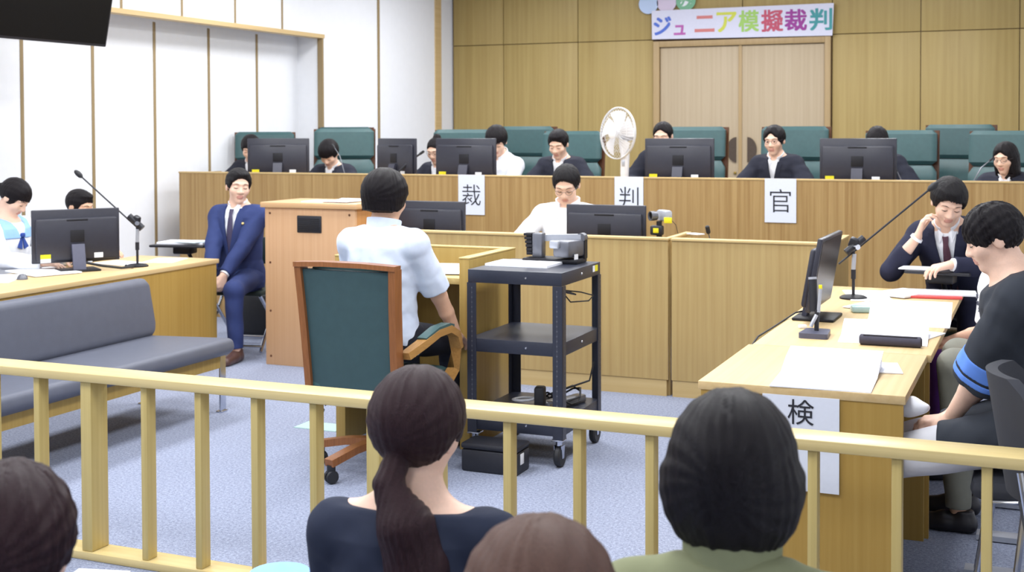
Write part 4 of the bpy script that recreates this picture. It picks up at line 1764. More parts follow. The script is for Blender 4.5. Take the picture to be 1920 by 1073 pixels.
# ---- clerk
person('balding man with glasses in white shirt, working at the clerk desk', (-3.028, 8.13, 1.22), 186, s=1.05, head=(4, 30, 0), hair=('short', dict(fringe=.096, vol=.013, side=.0)), hmat=H_soft, glasses=True, top='shirt', top_mat=C_white, sleeve='long', seat=.45, vox=.0062, eyes='down', wid=1.1,
       arms=dict(L=dict(t=(-.20, .40, .78), pole=(-.8, -.2, -.5), f=(.3, .9, -.1)), R=dict(t=(.22, .40, .78), pole=(.8, -.2, -.5), f=(-.3, .9, -.1))))

# ---- man in navy suit, hands clasped between the knees
ml, ml_i = person('smiling man in navy suit and striped tie sitting with hands clasped, left of the lectern', (-5.354, 7.62, 1.196), 192, s=1.0, twist=-6, head=(34, 6, -4), hair=('short', dict(fringe=.082, vol=.014, side=.005, back=-.07, sweep=-.25, top=.024)), hmat=H_soft,
       top='jacket', top_mat=C_navy, tie=C_tie, seat=.45, vox=.005, trous=C_navy, shoe=C_shoe,
       arms=dict(L=dict(t=(-.02, .40, .545), pole=(-.8, -.35, -.2), f=(.15, .45, -.85), n=(.8, -.4, 0), curl=(.5, .6, .4)), R=dict(t=(.05, .40, .56), pole=(.8, -.35, -.2), f=(-.2, .45, -.85), n=(-.8, -.4, 0), curl=(.5, .6, .4))),
       feet=dict(L=dict(knee=(-.14, .43, .50), ankle=(-.14, .40, .085)), R=dict(knee=(.15, .44, .50), ankle=(.17, .40, .085))))
b = MB()
b.lathe([(.0001, .006), (.008, .005), (.011, 0), (.011, -.003)], tuple(ml_i['T'](-.098, .122, .37)), tuple(ml_i['Rt'] @ np.array([-.3, 1., .2])), 12)
part('lapel_badge', b, mat('gold_badge', (214, 190, 130), 0.3, 0.7, var=(9, 0.05)), ml, label='small gold lapel badge')

# ---- man in dark suit resting his cheek on his hand
mr, mr_i = person('man in dark suit and maroon tie resting his cheek on one hand, far right', (-0.495, 7.33, 1.192), 172, s=1.0, side=3, head=(22, 30, -6), hair=('short', dict(fringe=.060, vol=.020, back=-.07, side=.005, top=.026, sweep=.15)), hmat=H_soft,
       top='jacket', top_mat=C_navydk, tie=C_tie2, seat=.45, vox=.005, lean=26, trous=C_navydk,
       arms=dict(R=dict(t=(.158, .36, 1.00), pole=(.7, .4, -1), f=(-.30, -.12, 1), n=(-1, -.25, -.2), curl=(.35, .6, .6), cuff=.60), L=dict(t=(-.06, .53, .875), pole=(-.9, -.2, -.4), f=(.7, .6, -.15), n=(0, -.1, -1), curl=(.35, .5, .4))))

# ---- seated witness seen from behind
person('person in pale blue short-sleeved shirt on the green-backed armchair, seen from behind', (-2.92, 5.36, 1.270), -3, s=1.02, head=(-6, 6, 0), hair=('bowl', dict(fringe=.01, vol=.025, back=-.100, side=-.03, wid=.097)), hmat=H_black, top='shirt', top_mat=C_ltblue, sleeve='short', seat=.46, vox=.005, skin=M_skin2, wid=1.06,
       arms=dict(R=dict(t=(.265, .28, .56), pole=(.8, -.8, .0), f=(-.3, .9, -.35), n=(-.3, -.2, -1), curl=(.25, .3, .3)), L=dict(t=(-.24, .30, .56), pole=(-.8, -.6, 0), f=(.2, .9, -.3))),
       feet=dict(L=dict(knee=(-.12, .42, .53), ankle=(-.12, .44, .085)), R=dict(knee=(.14, .42, .53), ankle=(.14, .44, .085))))

# ---- left table students
sg, sg_i = person('girl in white sailor uniform with pale blue collar at the left table', (-6.20, 6.34, 1.165), -86, s=.95, head=(10, 38, 0), hair=('short', dict(fringe=.032, vol=.014, side=-.045, back=-.06, extra=[((0, -.10, .02), (0, -.15, -.04), .03, .036), ((0, -.15, -.04), (0, -.16, -.13), .036, .015)])), top='blouse', top_mat=C_white, sleeve='long', collar=False, neck_open=.02, sailor=C_sky, seat=.45, vox=.006,
       arms=dict(R=dict(t=(.12, .38, .76), pole=(.7, -.2, -.6), f=(-.3, .9, -.1)), L=dict(t=(-.14, .38, .76), pole=(-.7, -.2, -.6), f=(.3, .9, -.1))))
T_ = sg_i['T']
b = MB()
for sx in (-1, 1):
    b.sheet([[tuple(T_(sx * .012, .132, .36)), tuple(T_(-sx * .004, .134, .375))], [tuple(T_(sx * .055, .140, .285)), tuple(T_(sx * .012, .143, .27))]][:: sx], .006)
b.box(tuple(T_(0, .137, .365)), (.035, .02, .03), .008)
part('neck_scarf', b, C_scarf, sg, label='navy blue neck scarf')
person('short-haired boy behind the left table monitor, only eyes and forehead above it', (-6.18, 6.92, 1.075), -78, s=.92, head=(-10, 14, 0), hair=('short', dict(fringe=.055, vol=.010, top=.02)), top='shirt', top_mat=C_navydk, sleeve='long', collar=False, seat=.45, vox=.0065, skin=M_skin2,
       arms=dict(R=dict(t=(.12, .36, .76), pole=(.7, -.2, -.6), f=(-.3, .9, -.1)), L=dict(t=(-.14, .36, .76), pole=(-.7, -.2, -.6), f=(.3, .9, -.1))))

# ---- right table students
gr, gr_i = person('student in black T-shirt with blue-striped cuffs, in profile at the near right table', (-0.162, 4.50, 1.232), 92, s=1.0, hs=.87, head=(6, 20, 0), hair=('short', dict(fringe=.020, vol=.017, side=.004, back=-.095, lock=-.050, sweep=.2, wave=.0035)), hmat=H_black, top='loose', top_mat=C_black, sleeve='short', slen=1.16, collar=False, neck_open=.006, seat=.42, lean=16, lap=.62, vox=.0042, wid=1.1,
       trous=cloth('pale_trousers', (206, 206, 212)), arms=dict(L=dict(t=(.02, .33, .60), pole=(-.35, -.6, -.8), f=(.25, .9, -.2), n=(.3, -.1, -1), curl=(.5, .6, .5)), R=dict(t=(.07, .33, .605), pole=(.5, -.6, -.8), f=(-.35, .8, -.2), n=(-.2, -.1, -1), curl=(.5, .6, .5))),
       stripes=[(.82, 1.0, 'wide blue cuff stripe'), (1.03, 1.10, 'narrow blue cuff stripe')],
       feet=dict(L=dict(knee=(-.09, .58, .47), ankle=(-.09, .62, .085)), R=dict(knee=(.10, .58, .47), ankle=(.10, .62, .085))))
person('student hidden behind the black T-shirt student, dark hair and bare forearms showing', (0.035, 5.40, 1.26), 90, s=.95, head=(0, 12, 0), hair=('short', dict(fringe=.03, vol=.018)), top='tee', top_mat=C_blacknavy, sleeve='short', collar=False, seat=.43, vox=.0062, skin=M_skin2, trous=cloth('olive_grey_trousers', (128, 128, 118)),
       arms=dict(L=dict(t=(.0, .42, .60), pole=(-.5, -.8, -.3), f=(.3, .9, -.1), curl=(.4, .5, .4)), R=dict(t=(.05, .36, .62), pole=(.5, -.8, -.3), f=(-.3, .9, -.1), curl=(.4, .5, .4))))
ws, ws_i = person('student in white lettered T-shirt at the far end of the right tables, face hidden', (-0.250, 6.20, 1.085), 104, s=.92, head=(0, 20, 0), hair=('short', dict(fringe=.03, vol=.015)), top='tee', top_mat=C_white, sleeve='short', collar=False, seat=.43, vox=.0062, skin=M_skin2, lean=14, trous=C_purple,
       arms=dict(L=dict(t=(-.05, .32, .58), pole=(-.5, -.8, -.3), f=(.3, .9, -.1), curl=(.4, .5, .4)), R=dict(t=(.08, .32, .60), pole=(.5, -.8, -.3), f=(-.3, .9, -.1), curl=(.4, .5, .4))))

# ---- gallery, seen from behind
AUD = dict(floor=-0.25, vox=.0045, hands=True)
person('woman with long dark ponytail in black top sitting before the railing, seen from behind', (-1.252, 2.44, 0.945), 8, s=1.0, head=(-8, 4, 2), seat=.42, lean=5, hair=('short', dict(fringe=.05, vol=.024, side=.0, back=-.09, extra=[((.0, -.105, -.060), (.0, -.130, -.092), .030, .027), ((.0, -.130, -.092), (.050, -.135, -.17), .030, .058), ((.050, -.135, -.17), (.072, -.115, -.26), .058, .066), ((.072, -.115, -.26), (.085, -.10, -.38), .066, .05)])), hmat=H_plum, top='tee', top_mat=C_blacknavy, sleeve='short', collar=False, neck_open=.032, **AUD)
person('person with round black bob in olive top, right of the ponytail woman, from behind', (-0.486, 2.113, 1.008), 10, s=1.03, head=(-4, 6, 0), seat=.42, lean=5, hair=('bob', dict(fringe=.03, vol=.026, wid=.118, wave=.0016)), hmat=H_black, top='shirt', top_mat=C_olive, sleeve='short', neck_open=-.012, **AUD)
person('brown-haired person at the bottom centre of the gallery, only the crown showing', (-0.639, 1.612, 0.915), 6, s=1.0, head=(0, 10, 0), seat=.42, lean=8, hair=('bob', dict(fringe=.04, vol=.030, wid=.118, wave=.002)), hmat=H_brown, top='tee', top_mat=C_sky, sleeve='short', collar=False, **AUD)
person('person with tousled plum-dark hair at the bottom left corner of the gallery', (-1.470, 1.482, 0.950), 30, s=1.0, head=(0, 8, 0), seat=.42, lean=6, hair=('short', dict(fringe=.03, vol=.022, side=-.05, back=-.10, wave=.003)), hmat=H_plum, top='tee', top_mat=C_trous, sleeve='short', collar=False, **AUD)

# ------------------------------------------------------------------ writing: banner, signs, paper discs
def sheet_box(b, x0, x1, y, z0, z1, t=0.003):
    b.span((x0, y - t, z0), (x1, y, z1))
    return b


t = thing('banner', 'white paper banner with colourful handwritten Japanese letters above the double door', 'banner', (-3.245, 14.40, 2.65))
b = MB()
b.prism([(-4.285, 2.655), (-2.205, 2.635), (-2.19, 2.995), (-4.29, 2.99)], (0, -0.004, 0), (0, 14.40, 0), (1, 0, 0), (0, 0, 1))
part('paper', b, M_banner, t, True)
for ch, zx, zy, hz, wz, col, nm in (('ジ', 287, 222, 155, 145, (84, 112, 200), 'blue'), ('ュ', 437, 258, 80, 92, (182, 96, 170), 'pink'), ('ニ', 650, 205, 135, 160, (208, 126, 122), 'salmon'),
                                   ('ア', 835, 190, 165, 160, (206, 210, 84), 'yellow'), ('模', 1020, 182, 175, 160, (160, 200, 104), 'light green'), ('擬', 1212, 180, 178, 172, (190, 84, 106), 'red'),
                                   ('裁', 1402, 175, 175, 172, (152, 62, 146), 'purple'), ('判', 1602, 170, 178, 172, (70, 148, 152), 'teal')):
    tt = (zx - 200) / 1490
    X = -4.28 + tt * 2.07
    Z = 2.99 - (zy - (90 - 50 * tt)) * 0.00134
    vs, fs = text_mb(ch, 0.25, 0.002, 0.0)
    w_ = max(v.x for v in vs) - min(v.x for v in vs)
    h_ = max(v.y for v in vs) - min(v.y for v in vs)
    b = MB()
    for ox, oz in ((-0.006, -0.005), (0.006, -0.005), (-0.006, 0.005), (0.006, 0.005), (0, 0)):
        b.add([Vector((X + ox + v.x * wz * 0.00139 / w_, 14.3945 - v.z - 0.0001 * len(b.v) / 1000, Z + oz + v.y * hz * 0.00134 / h_)) for v in vs], fs)
    part('letter', b, mat('letter_' + nm.replace(' ', '_'), col, 0.7, var=(20, 0.04)), t, True, nm + ' letter')

for x, z, col, nm, ch in ((-4.335, 3.075, (190, 208, 236), 'pale blue round paper disc at the left above the banner', None), (-4.115, 3.085, (216, 202, 222), 'pale pink round paper disc between the blue and green discs above the banner', None), (-3.885, 3.095, (128, 184, 148), 'green round paper disc with a white letter above the banner', 'み')):
    t = thing('paper_disc', nm, 'paper disc', (x, 14.42, z), 0, 'round paper discs above the banner')
    b = MB()
    b.lathe([(0.118, 0), (0.118, 0.004)], (0, 0, 0), (0, -1, 0), 32)
    part('disc', b, mat('disc_' + nm.split()[1] + nm.split()[0], col, 0.7, var=(20, 0.02)), t)
    if ch:
        b = MB()
        glyph(b, ch, 0.19, (0, -0.006, 0), (1, 0, 0), (0, 0, 1), 0.006)
        part('letter', b, M_wstick, t)

for x, ch, w_, lab, dz in ((-4.137, '裁', 0.225, 'white paper sign with the first brushed character, taped under the second monitor', 0.0), (-2.852, '判', 0.222, 'white paper sign with the middle character, taped to the bench under the fan', 0.0), (-1.732, '官', 0.222, 'white paper sign with the last character, taped to the bench at the right', 0.0)):
    t = thing('paper_sign', lab, 'sign', (x, 8.985, 0.935), 0, 'paper signs on the bench front')
    b = MB()
    b.span((-w_ / 2, -0.004, 0), (w_ / 2, -0.001, 0.312))
    part('paper', b, M_sign, t)
    b = MB()
    glyph(b, ch, 0.185, (0, -0.0055, 0.155), (1, 0, 0), (0, 0, 1), -0.0015, 0.95, 0.98)
    part('letter', b, M_ink, t)
t = thing('paper_sign', 'white paper sign with one character hanging on the end of the nearer right table', 'sign', (-0.76, 4.31, 0.372))
b = MB()
b.span((-0.13, -0.004, 0), (0.128, -0.001, 0.322))
part('paper', b, M_sign, t)
b = MB()
glyph(b, '検', 0.092, (0, -0.0055, 0.268), (1, 0, 0), (0, 0, 1), 0.0)
part('letter', b, M_ink, t)

# ------------------------------------------------------------------ monitors


def monitor(loc, rz, lab, w=0.53, h=0.325, lift=0.075, tilt=0.0, stickers=True, group='black computer monitors', neck=None):
    """screen faces local +y; the back faces -y"""
    t = thing('computer_monitor', lab, 'monitor', loc, rz, group)
    Rm = rot3(-tilt)
    c = Vector((0, 0, lift + h / 2))

    def tr(b):
        b.v = [tuple(Rm @ (Vector(v) - c) + c) for v in b.v]
        return b
    b = MB()
    b.box((0, 0.012, lift + h / 2), (w, 0.024, h), 0.006)
    b.box((0, -0.012, lift + h * 0.44), (w * 0.93, 0.03, h * 0.80), 0.014)
    part('housing', tr(b), M_mon, t)
    b = MB()
    b.box((0, 0.0245, lift + h / 2 + 0.004), (w - 0.028, 0.002, h - 0.034))
    part('screen', tr(b), M_screen, t)
    b = MB()
    b.box((0, -0.0285, lift + h * 0.50), (0.085, 0.004, 0.075), 0.004)
    part('mount_plate', tr(b), M_mondk, t)
    b = MB()
    b.box((0, -0.028, lift + h * 0.80), (0.13, 0.003, 0.010), 0.001)
    part('vent', tr(b), M_mondk, t)
    b = MB()
    b.bar([(0, -0.075, 0.012), (0, -0.06, lift + 0.03), (0, -0.035, lift + h * 0.34)], 0.078, 0.022, (0, -1, 0.2))
    part('stand_neck', b, neck or mat('neck_plastic', (58, 59, 74), 0.4, var=(9, 0.05)), t)
    b = MB()
    b.box((0, -0.02, 0.007), (0.25, 0.19, 0.014), 0.006)
    part('stand_base', b, M_mondk, t)
    if stickers:
        b = MB()
        b.box((-w * 0.36, -0.0285, lift + 0.045), (0.062, 0.003, 0.026))
        part('yellow_sticker', tr(b), M_yellow, t, label='yellow sticker')
        b = MB()
        b.box((-w * 0.36, -0.0285, lift + 0.019), (0.062, 0.003, 0.024))
        part('white_sticker', tr(b), M_wstick, t, label='white sticker')
        b = MB()
        b.box((w * 0.24, -0.0285, lift + 0.04), (0.055, 0.003, 0.032))
        part('white_sticker', tr(b), M_wstick, t, label='white sticker')
    return t


BZ = 1.13
monitor((-6.10, 9.27, BZ), R(24), 'black monitor at the far left end of the bench, seen from behind')
monitor((-4.97, 9.30, BZ), R(-24), 'turned black monitor on the bench, narrow back view left of the robed girl with bun', w=0.5)
monitor((-4.29, 9.20, BZ), 0, 'black monitor on the bench hiding half of the robed girl\'s face')
monitor((-2.53, 9.20, BZ), 0, 'black monitor on the bench just right of the white fan')
monitor((-1.23, 9.20, BZ), 0, 'rightmost black monitor on the bench, a bowed head behind it')
monitor((-3.81, 7.62, 0.735), 0, 'black monitor on the clerk desk right beside the witness\'s head', w=0.50, h=0.31, stickers=False)
monitor((-2.575, 7.62, 0.735), 0, 'black monitor directly in front of the man with glasses', w=0.53, h=0.31, stickers=False)
monitor((-5.655, 6.30, 0.715), R(55), 'black monitor on the left table in front of the short-haired boy', w=0.54, h=0.335, lift=0.055, neck=M_standgrey)
monitor((-0.955, 5.95, 0.72), R(-91), 'black monitor on the right table, seen almost edge-on', w=0.53, h=0.335, lift=0.06, tilt=0.17)

# ------------------------------------------------------------------ microphones


def boom_mic(lab, base, pole_h, boom, br=0.07, square=False):
    t = thing('boom_microphone', lab, 'microphone', base)
    b = MB()
    if square:
        b.box((0, 0, 0.014), (0.115, 0.17, 0.028), 0.012, rot3(0, 0, 0.1))
    else:
        b.lathe([(br, 0), (br, 0.008), (br * 0.8, 0.016), (0.015, 0.022)], (0, 0, 0), (0, 0, 1), 24)
    part('base', b, M_standgrey if square else M_mondk, t)
    b = MB()
    b.tube([(0, 0, 0.015), (0, 0, pole_h)], 0.008)
    b.tube([(0, 0, pole_h * 0.38), (0, 0, pole_h * 0.56)], 0.0125)
    part('pole', b, M_black, t)
    b = MB()
    b.tube([(0, 0, pole_h * 0.56), (0.004, 0, pole_h * 0.86)], 0.011)
    part('pole_sleeve', b, M_silver, t)
    a, c = Vector(boom[0]), Vector(boom[1])
    o = Vector(base)
    a, c = a - o, c - o
    d = (c - a).normalized()
    b = MB()
    mid = Vector((0, 0, pole_h))
    b.box(mid + Vector((0, 0, 0.02)), (0.045, 0.035, 0.055), 0.01, rot3(0.3, 0.4, 0))
    b.tube([mid + d * -0.05, mid + d * 0.07], 0.02, 12)
    cl = part('clamp', b, M_black, t)
    b = MB()
    b.lathe([(0.014, -0.028), (0.014, 0.028)], mid + Vector((0.01, -0.01, 0.0)), (0.6, -0.8, 0), 14)
    part('clamp_screw', b, M_chrome, cl)
    b = MB()
    b.tube([a, c], 0.0052, 8)
    part('boom', b, M_black, t)
    b = MB()
    b.tube([c - d * 0.005, c + d * 0.01, c + d * 0.035, c + d * 0.055, c + d * 0.062], [0.008, 0.016, 0.018, 0.012, 0.004], 14)
    part('capsule', b, M_rubber, t)
    return t


boom_mic('boom microphone on round base at the far part of the left table', (-5.449, 6.63, 0.715), 0.285, [(-5.43, 6.64, 0.95), (-5.79, 6.505, 1.30)])
boom_mic('long boom microphone reaching over toward the man with his cheek on his hand', (-0.915, 6.70, 0.72), 0.27, [(-0.985, 6.67, 0.90), (-0.56, 6.87, 1.28)])
t = thing('desk_microphone', 'short black microphone stand on a flat square base, before the right table monitor', 'microphone', (-0.895, 5.42, 0.72))
b = MB()
b.prism(roundpoly([(-0.062, -0.075), (0.062, -0.075), (0.05, 0.085), (-0.05, 0.085)], 0.02), (0, 0, 0.022), (0, 0, 0), (1, 0, 0), (0, 1, 0))
part('base', b, M_standgrey, t)
b = MB()
b.tube([(0, 0.02, 0.02), (0.002, 0.025, 0.11)], 0.010)
part('pole', b, M_black, t)
b = MB()
b.tube([(-0.015, 0.035, 0.10), (-0.022, 0.05, 0.235)], 0.019, 14)
part('mic_body', b, M_black, t)
b = MB()
b.tube([(-0.022, 0.05, 0.236), (-0.023, 0.051, 0.246)], 0.0185, 14)
part('mic_top', b, M_silver, t)
b = MB()
b.tube([(0.002, 0.01, 0.09), (-0.012, 0.0, 0.06), (-0.02, -0.005, 0.04)], 0.008)
b.tube([(0.008, 0.02, 0.10), (0.014, 0.03, 0.20)], 0.0075)
part('silver_clip', b, M_silver, t)
b = MB()
b.box((0.0145, 0.03, 0.207), (0.014, 0.012, 0.018), 0.002)
part('yellow_label', b, M_yellow, t)


def gooseneck(lab, pts, r=0.004, head=0.008):
    base = pts[0]
    t = thing('gooseneck_microphone', lab, 'microphone', base, 0, 'gooseneck microphones')
    P = [Vector(p) - Vector(base) for p in pts]
    b = MB()
    b.lathe([(0.045, 0), (0.045, 0.012), (0.02, 0.02)], (0, 0, 0), (0, 0, 1), 18)
    part('base', b, M_mondk, t)
    b = MB()
    b.tube(P, r, 8)
    part('neck', b, M_black if r > 0.005 else M_greymetal, t)
    b = MB()
    d = (P[-1] - P[-2]).normalized()
    b.tube([P[-1] - d * 0.005, P[-1] + d * 0.005, P[-1] + d * 0.04, P[-1] + d * 0.046], [head * 0.7, head, head, head * 0.5], 12)
    part('head', b, M_rubber, t)


gooseneck('thin gooseneck microphone before the bowed boy on the bench', [(-5.46, 9.30, BZ), (-5.47, 9.31, 1.24), (-5.53, 9.34, 1.38), (-5.60, 9.37, 1.45)])
gooseneck('thick black gooseneck microphone slanting before the robed girl with bun', [(-4.93, 9.16, BZ), (-4.90, 9.17, 1.24), (-4.82, 9.22, 1.33), (-4.74, 9.28, 1.40)], 0.009, 0.011)
gooseneck('thin gooseneck microphone right of the rightmost bench monitor', [(-0.925, 9.20, BZ), (-0.93, 9.20, 1.23), (-0.965, 9.22, 1.30)])
gooseneck('gooseneck microphone close to the long-haired girl\'s face', [(-0.46, 9.15, BZ), (-0.455, 9.16, 1.24), (-0.41, 9.22, 1.33), (-0.36, 9.30, 1.375)])
gooseneck('small gooseneck microphone peeking over the empty side desk', [(-1.89, 7.60, 0.735), (-1.89, 7.60, 0.90), (-1.90, 7.585, 0.965)], 0.004, 0.014)

# ------------------------------------------------------------------ wall-mounted screen
t = thing('wall_screen', 'large dark flat screen tilted down, hung high on the left wall', 'screen', (-6.88, 6.55, 2.62))
b = MB()
Rm = rot3(0, 0.20, 0)
c = Vector((-6.20, 6.565, 2.62))
b.box(c, (0.05, 1.47, 0.84), 0.008, Rm)
part('housing', b, M_black, t, True)
b = MB()
b.box(c + Rm @ Vector((0.0262, 0, 0)), (0.002, 1.435, 0.80), 0, Rm)
part('screen', b, M_screen, t, True)
b = MB()
b.box((-6.56, 6.565, 2.85), (0.68, 0.08, 0.07), 0.006)
b.box((-6.86, 6.565, 2.85), (0.07, 0.30, 0.22), 0.006)
part('wall_bracket', b, M_black, t, True)

# ------------------------------------------------------------------ fan
t = thing('electric_fan', 'white electric stand fan turned sideways behind the bench, between two robed persons', 'fan', (-3.12, 9.62, 0.45))
fc = Vector((-3.146 + 3.12, 0, 1.568 - 0.45))
fax = Vector((-0.51, -0.86, 0.05)).normalized()
fx = fax.orthogonal().normalized()
fy = fax.cross(fx)


def ring(b, r, off, wr, n=36):
    P = [fc + fax * off + fx * (r * math.cos(2 * PI * k / n)) + fy * (r * math.sin(2 * PI * k / n)) for k in range(n + 1)]
    b.tube(P, wr, 5, cap=False)


for nm, sg in (('front_guard', 1), ('rear_guard', -1)):
    b = MB()
    ring(b, 0.205, 0.0 + sg * 0.006, 0.005)
    for r_, o_ in ((0.15, 0.04), (0.10, 0.055)):
        ring(b, r_, sg * o_, 0.0014, 28)
    for k in range(44):
        a = 2 * PI * k / 44
        e = fx * math.cos(a) + fy * math.sin(a)
        b.tube([fc + e * 0.045 + fax * (sg * 0.062), fc + e * 0.12 + fax * (sg * 0.052), fc + e * 0.18 + fax * (sg * 0.03), fc + e * 0.205 + fax * (sg * 0.006)], 0.0013, 4)
    part(nm, b, M_fanwire, t)
b = MB()
b.lathe([(0.0001, 0.072), (0.03, 0.07), (0.046, 0.062), (0.046, 0.055)], fc, fax, 20)
part('guard_badge', b, M_fan, t)
for k in range(5):
    a0 = 2 * PI * k / 5
    b = MB()
    g = []
    for i in range(7):
        r_ = 0.03 + 0.15 * i / 6
        row = []
        for j in range(6):
            aa = a0 + (j / 5 - 0.5) * 0.95 + 0.25 * i / 6
            row.append(fc + (fx * math.cos(aa) + fy * math.sin(aa)) * r_ + fax * (0.028 * (j / 5 - 0.5)))
        g.append(row)
    b.sheet(g, 0.002)
    part('blade', b, M_fan, t)
b = MB()
b.lathe([(0.032, 0.03), (0.036, 0.0), (0.055, -0.065), (0.06, -0.10), (0.05, -0.15), (0.0001, -0.165)], fc, fax, 20)
part('motor', b, M_fan, t)
b = MB()
b.tube([fc + Vector((0.05, 0.0, -0.06)), (0.036, 0, 0.97), (0.03, 0, 0.80), (0.03, 0, 0.62)], [0.028, 0.036, 0.034, 0.022], 14)
cb = part('control_neck', b, M_fan, t)
b = MB()
b.box((0.03, -0.036, 0.88), (0.025, 0.006, 0.05), 0.003)
part('button_panel', b, M_silver, cb)
b = MB()
b.tube([(0.03, 0, 0.03), (0.03, 0, 0.64)], 0.014, 12)
part('pole', b, M_fan, t)
b = MB()
b.lathe([(0.18, 0), (0.18, 0.012), (0.14, 0.03), (0.03, 0.05)], (0.03, 0, 0), (0, 0, 1), 30)
part('base', b, M_fan, t)

# ------------------------------------------------------------------ camcorder on the clerk desk
t = thing('camcorder', 'small silver camcorder with yellow stickers beside the clerk\'s monitor', 'camcorder', (-2.195, 7.62, 0.735))
b = MB()
b.box((-0.03, 0.0, 0.09), (0.075, 0.09, 0.18), 0.012)
part('stand_block', b, M_black, t)
b = MB()
b.tube([(-0.03, 0.01, 0.17), (-0.03, 0.01, 0.29)], 0.018)
b.box((-0.035, -0.02, 0.235), (0.08, 0.05, 0.06), 0.01)
part('mount', b, M_black, t)
b = MB()
b.box((0.0, 0.02, 0.325), (0.055, 0.13, 0.07), 0.016, rot3(0, 0, 0.75))
bd = part('body', b, M_silver, t)
b = MB()
b.lathe([(0.027, 0), (0.03, 0.02), (0.03, 0.045), (0.024, 0.045), (0.022, 0.035)], (-0.04, -0.018, 0.325), (-0.68, -0.73, 0), 20)
part('lens', b, M_greymetal, t)
b = MB()
b.lathe([(0.0215, 0.036), (0.0001, 0.037)], (-0.04, -0.018, 0.325), (-0.68, -0.73, 0), 20)
part('lens_glass', b, M_screen, t)
b = MB()
b.box((0.04, -0.038, 0.30), (0.05, 0.012, 0.036), 0.003)
part('yellow_sticker', b, M_yellow, t)
b = MB()
b.box((-0.035, -0.047, 0.235), (0.035, 0.004, 0.03), 0.003)
part('yellow_label', b, M_yellow, t)
b = MB()
b.tube([(0.05, 0.0, 0.30), (0.08, 0.0, 0.27), (0.095, 0.01, 0.20), (0.09, 0.02, 0.05)], 0.002, 6)
part('cable', b, M_rubber, t)

# ------------------------------------------------------------------ papers, folders and things on the desks


def paper(x, y, z, rz, lab, w=0.21, h=0.297, t=0.004, m=None, name='paper_sheet', cat='paper', curl=0.0, group=None):
    b = MB()
    n = 8
    g = []
    for i in range(n + 1):
        s = i / n
        row = []
        for j in range(2):
            row.append((x + math.cos(rz) * w * (j - 0.5) - math.sin(rz) * h * (s - 0.5), y + math.sin(rz) * w * (j - 0.5) + math.cos(rz) * h * (s - 0.5), z + t + curl * max(0, s - 0.55) ** 2 * 4))
        g.append(row[::-1])
    b.sheet(g, t)
    return single(name, b, m or M_paper, lab, cat, group)


def booklet(lab, x, y, z, w, d, lift, rz=0.0, group=None):
    """open booklet: front page flat, back page tilted up"""
    t = thing('open_booklet', lab, 'booklet', (x, y, z), rz, group)
    b = MB()
    b.sheet([[(w / 2, -d, 0.004), (-w / 2, -d, 0.004)], [(w / 2, 0, 0.010), (-w / 2, 0, 0.010)]][::1], 0.004)
    part('front_page', b, M_paper, t)
    b = MB()
    b.sheet([[(w / 2, 0, 0.010), (-w / 2, 0, 0.010)], [(w / 2, d * 0.5, 0.010 + lift * 0.65), (-w / 2, d * 0.5, 0.010 + lift * 0.65)], [(w / 2, d * 0.97, 0.010 + lift), (-w / 2, d * 0.97, 0.010 + lift)]], 0.004)
    part('back_page', b, M_paper, t)
    b = MB()
    b.prism([(0, 0), (d * 0.97, 0), (d * 0.97, lift + 0.002), (d * 0.5, lift * 0.65)], (w - 0.01, 0, 0), (-w / 2 + 0.005, 0, 0.002), (0, 1, 0), (0, 0, 1))
    part('page_block', b, M_paper, t)


TZ_ = 0.72
booklet('open white booklet on the nearer right table above the hanging sign', -0.705, 4.545, TZ_, 0.335, 0.235, 0.055, 0.03)
booklet('open white booklet beside the dark pencil case on the right table', -0.62, 5.47, TZ_, 0.35, 0.16, 0.045, 0.06)
booklet('thick white open binder in the middle of the farther right table', -0.57, 6.0, TZ_, 0.36, 0.16, 0.065, 0.03)
paper(-0.545, 4.78, TZ_ + 0.001, 0.2, 'loose white sheet sticking out right of the nearest booklet', 0.12, 0.2)
paper(-0.50, 5.60, TZ_ + 0.001, -0.3, 'loose white sheet under the pencil-case booklet\'s right edge', 0.16, 0.22)
paper(-0.86, 6.82, TZ_ + 0.001, 0.25, 'white sheet at the foot of the long boom microphone', 0.21, 0.42)
paper(-0.80, 6.42, TZ_ + 0.003, -0.35, 'white sheet left of the thick binder on the right table', 0.16, 0.25)
paper(-0.69, 6.95, TZ_ + 0.005, -0.5, 'white sheets by the far end of the right table, left of the red folder', 0.21, 0.297, 0.01)
paper(-0.54, 6.93, TZ_ + 0.002, 0.1, 'red folder lying under white sheets at the far right table end', 0.28, 0.20, 0.010, mat('red_folder', (216, 84, 84), 0.6, var=(20, 0.04)), 'folder', 'folder')
paper(-0.50, 6.98, TZ_ + 0.013, 0.1, 'white sheets on top of the red folder', 0.34, 0.20, 0.008)
t = thing('pencil_case', 'dark grey tube-shaped pencil case on the right table', 'pencil case', (-0.575, 5.285, TZ_), 0.02)
b = MB()
b.tube([(-0.122, 0, 0.022), (-0.116, 0, 0.022), (0.116, 0, 0.022), (0.122, 0, 0.022)], [0.014, 0.022, 0.022, 0.014], 16)
part('body', b, mat('case_fabric', (62, 60, 76), 0.7, bump=(200, 0.1), var=(9, 0.08)), t)
b = MB()
b.box((0, -0.012, 0.0415), (0.21, 0.004, 0.003))
part('zip', b, M_mondk, t)
single('eraser', MB().box((-0.985, 5.62, TZ_ + 0.008), (0.035, 0.022, 0.016), 0.004, rot3(0, 0, 0.5)), M_wstick, 'small white eraser by the square microphone base', 'eraser')
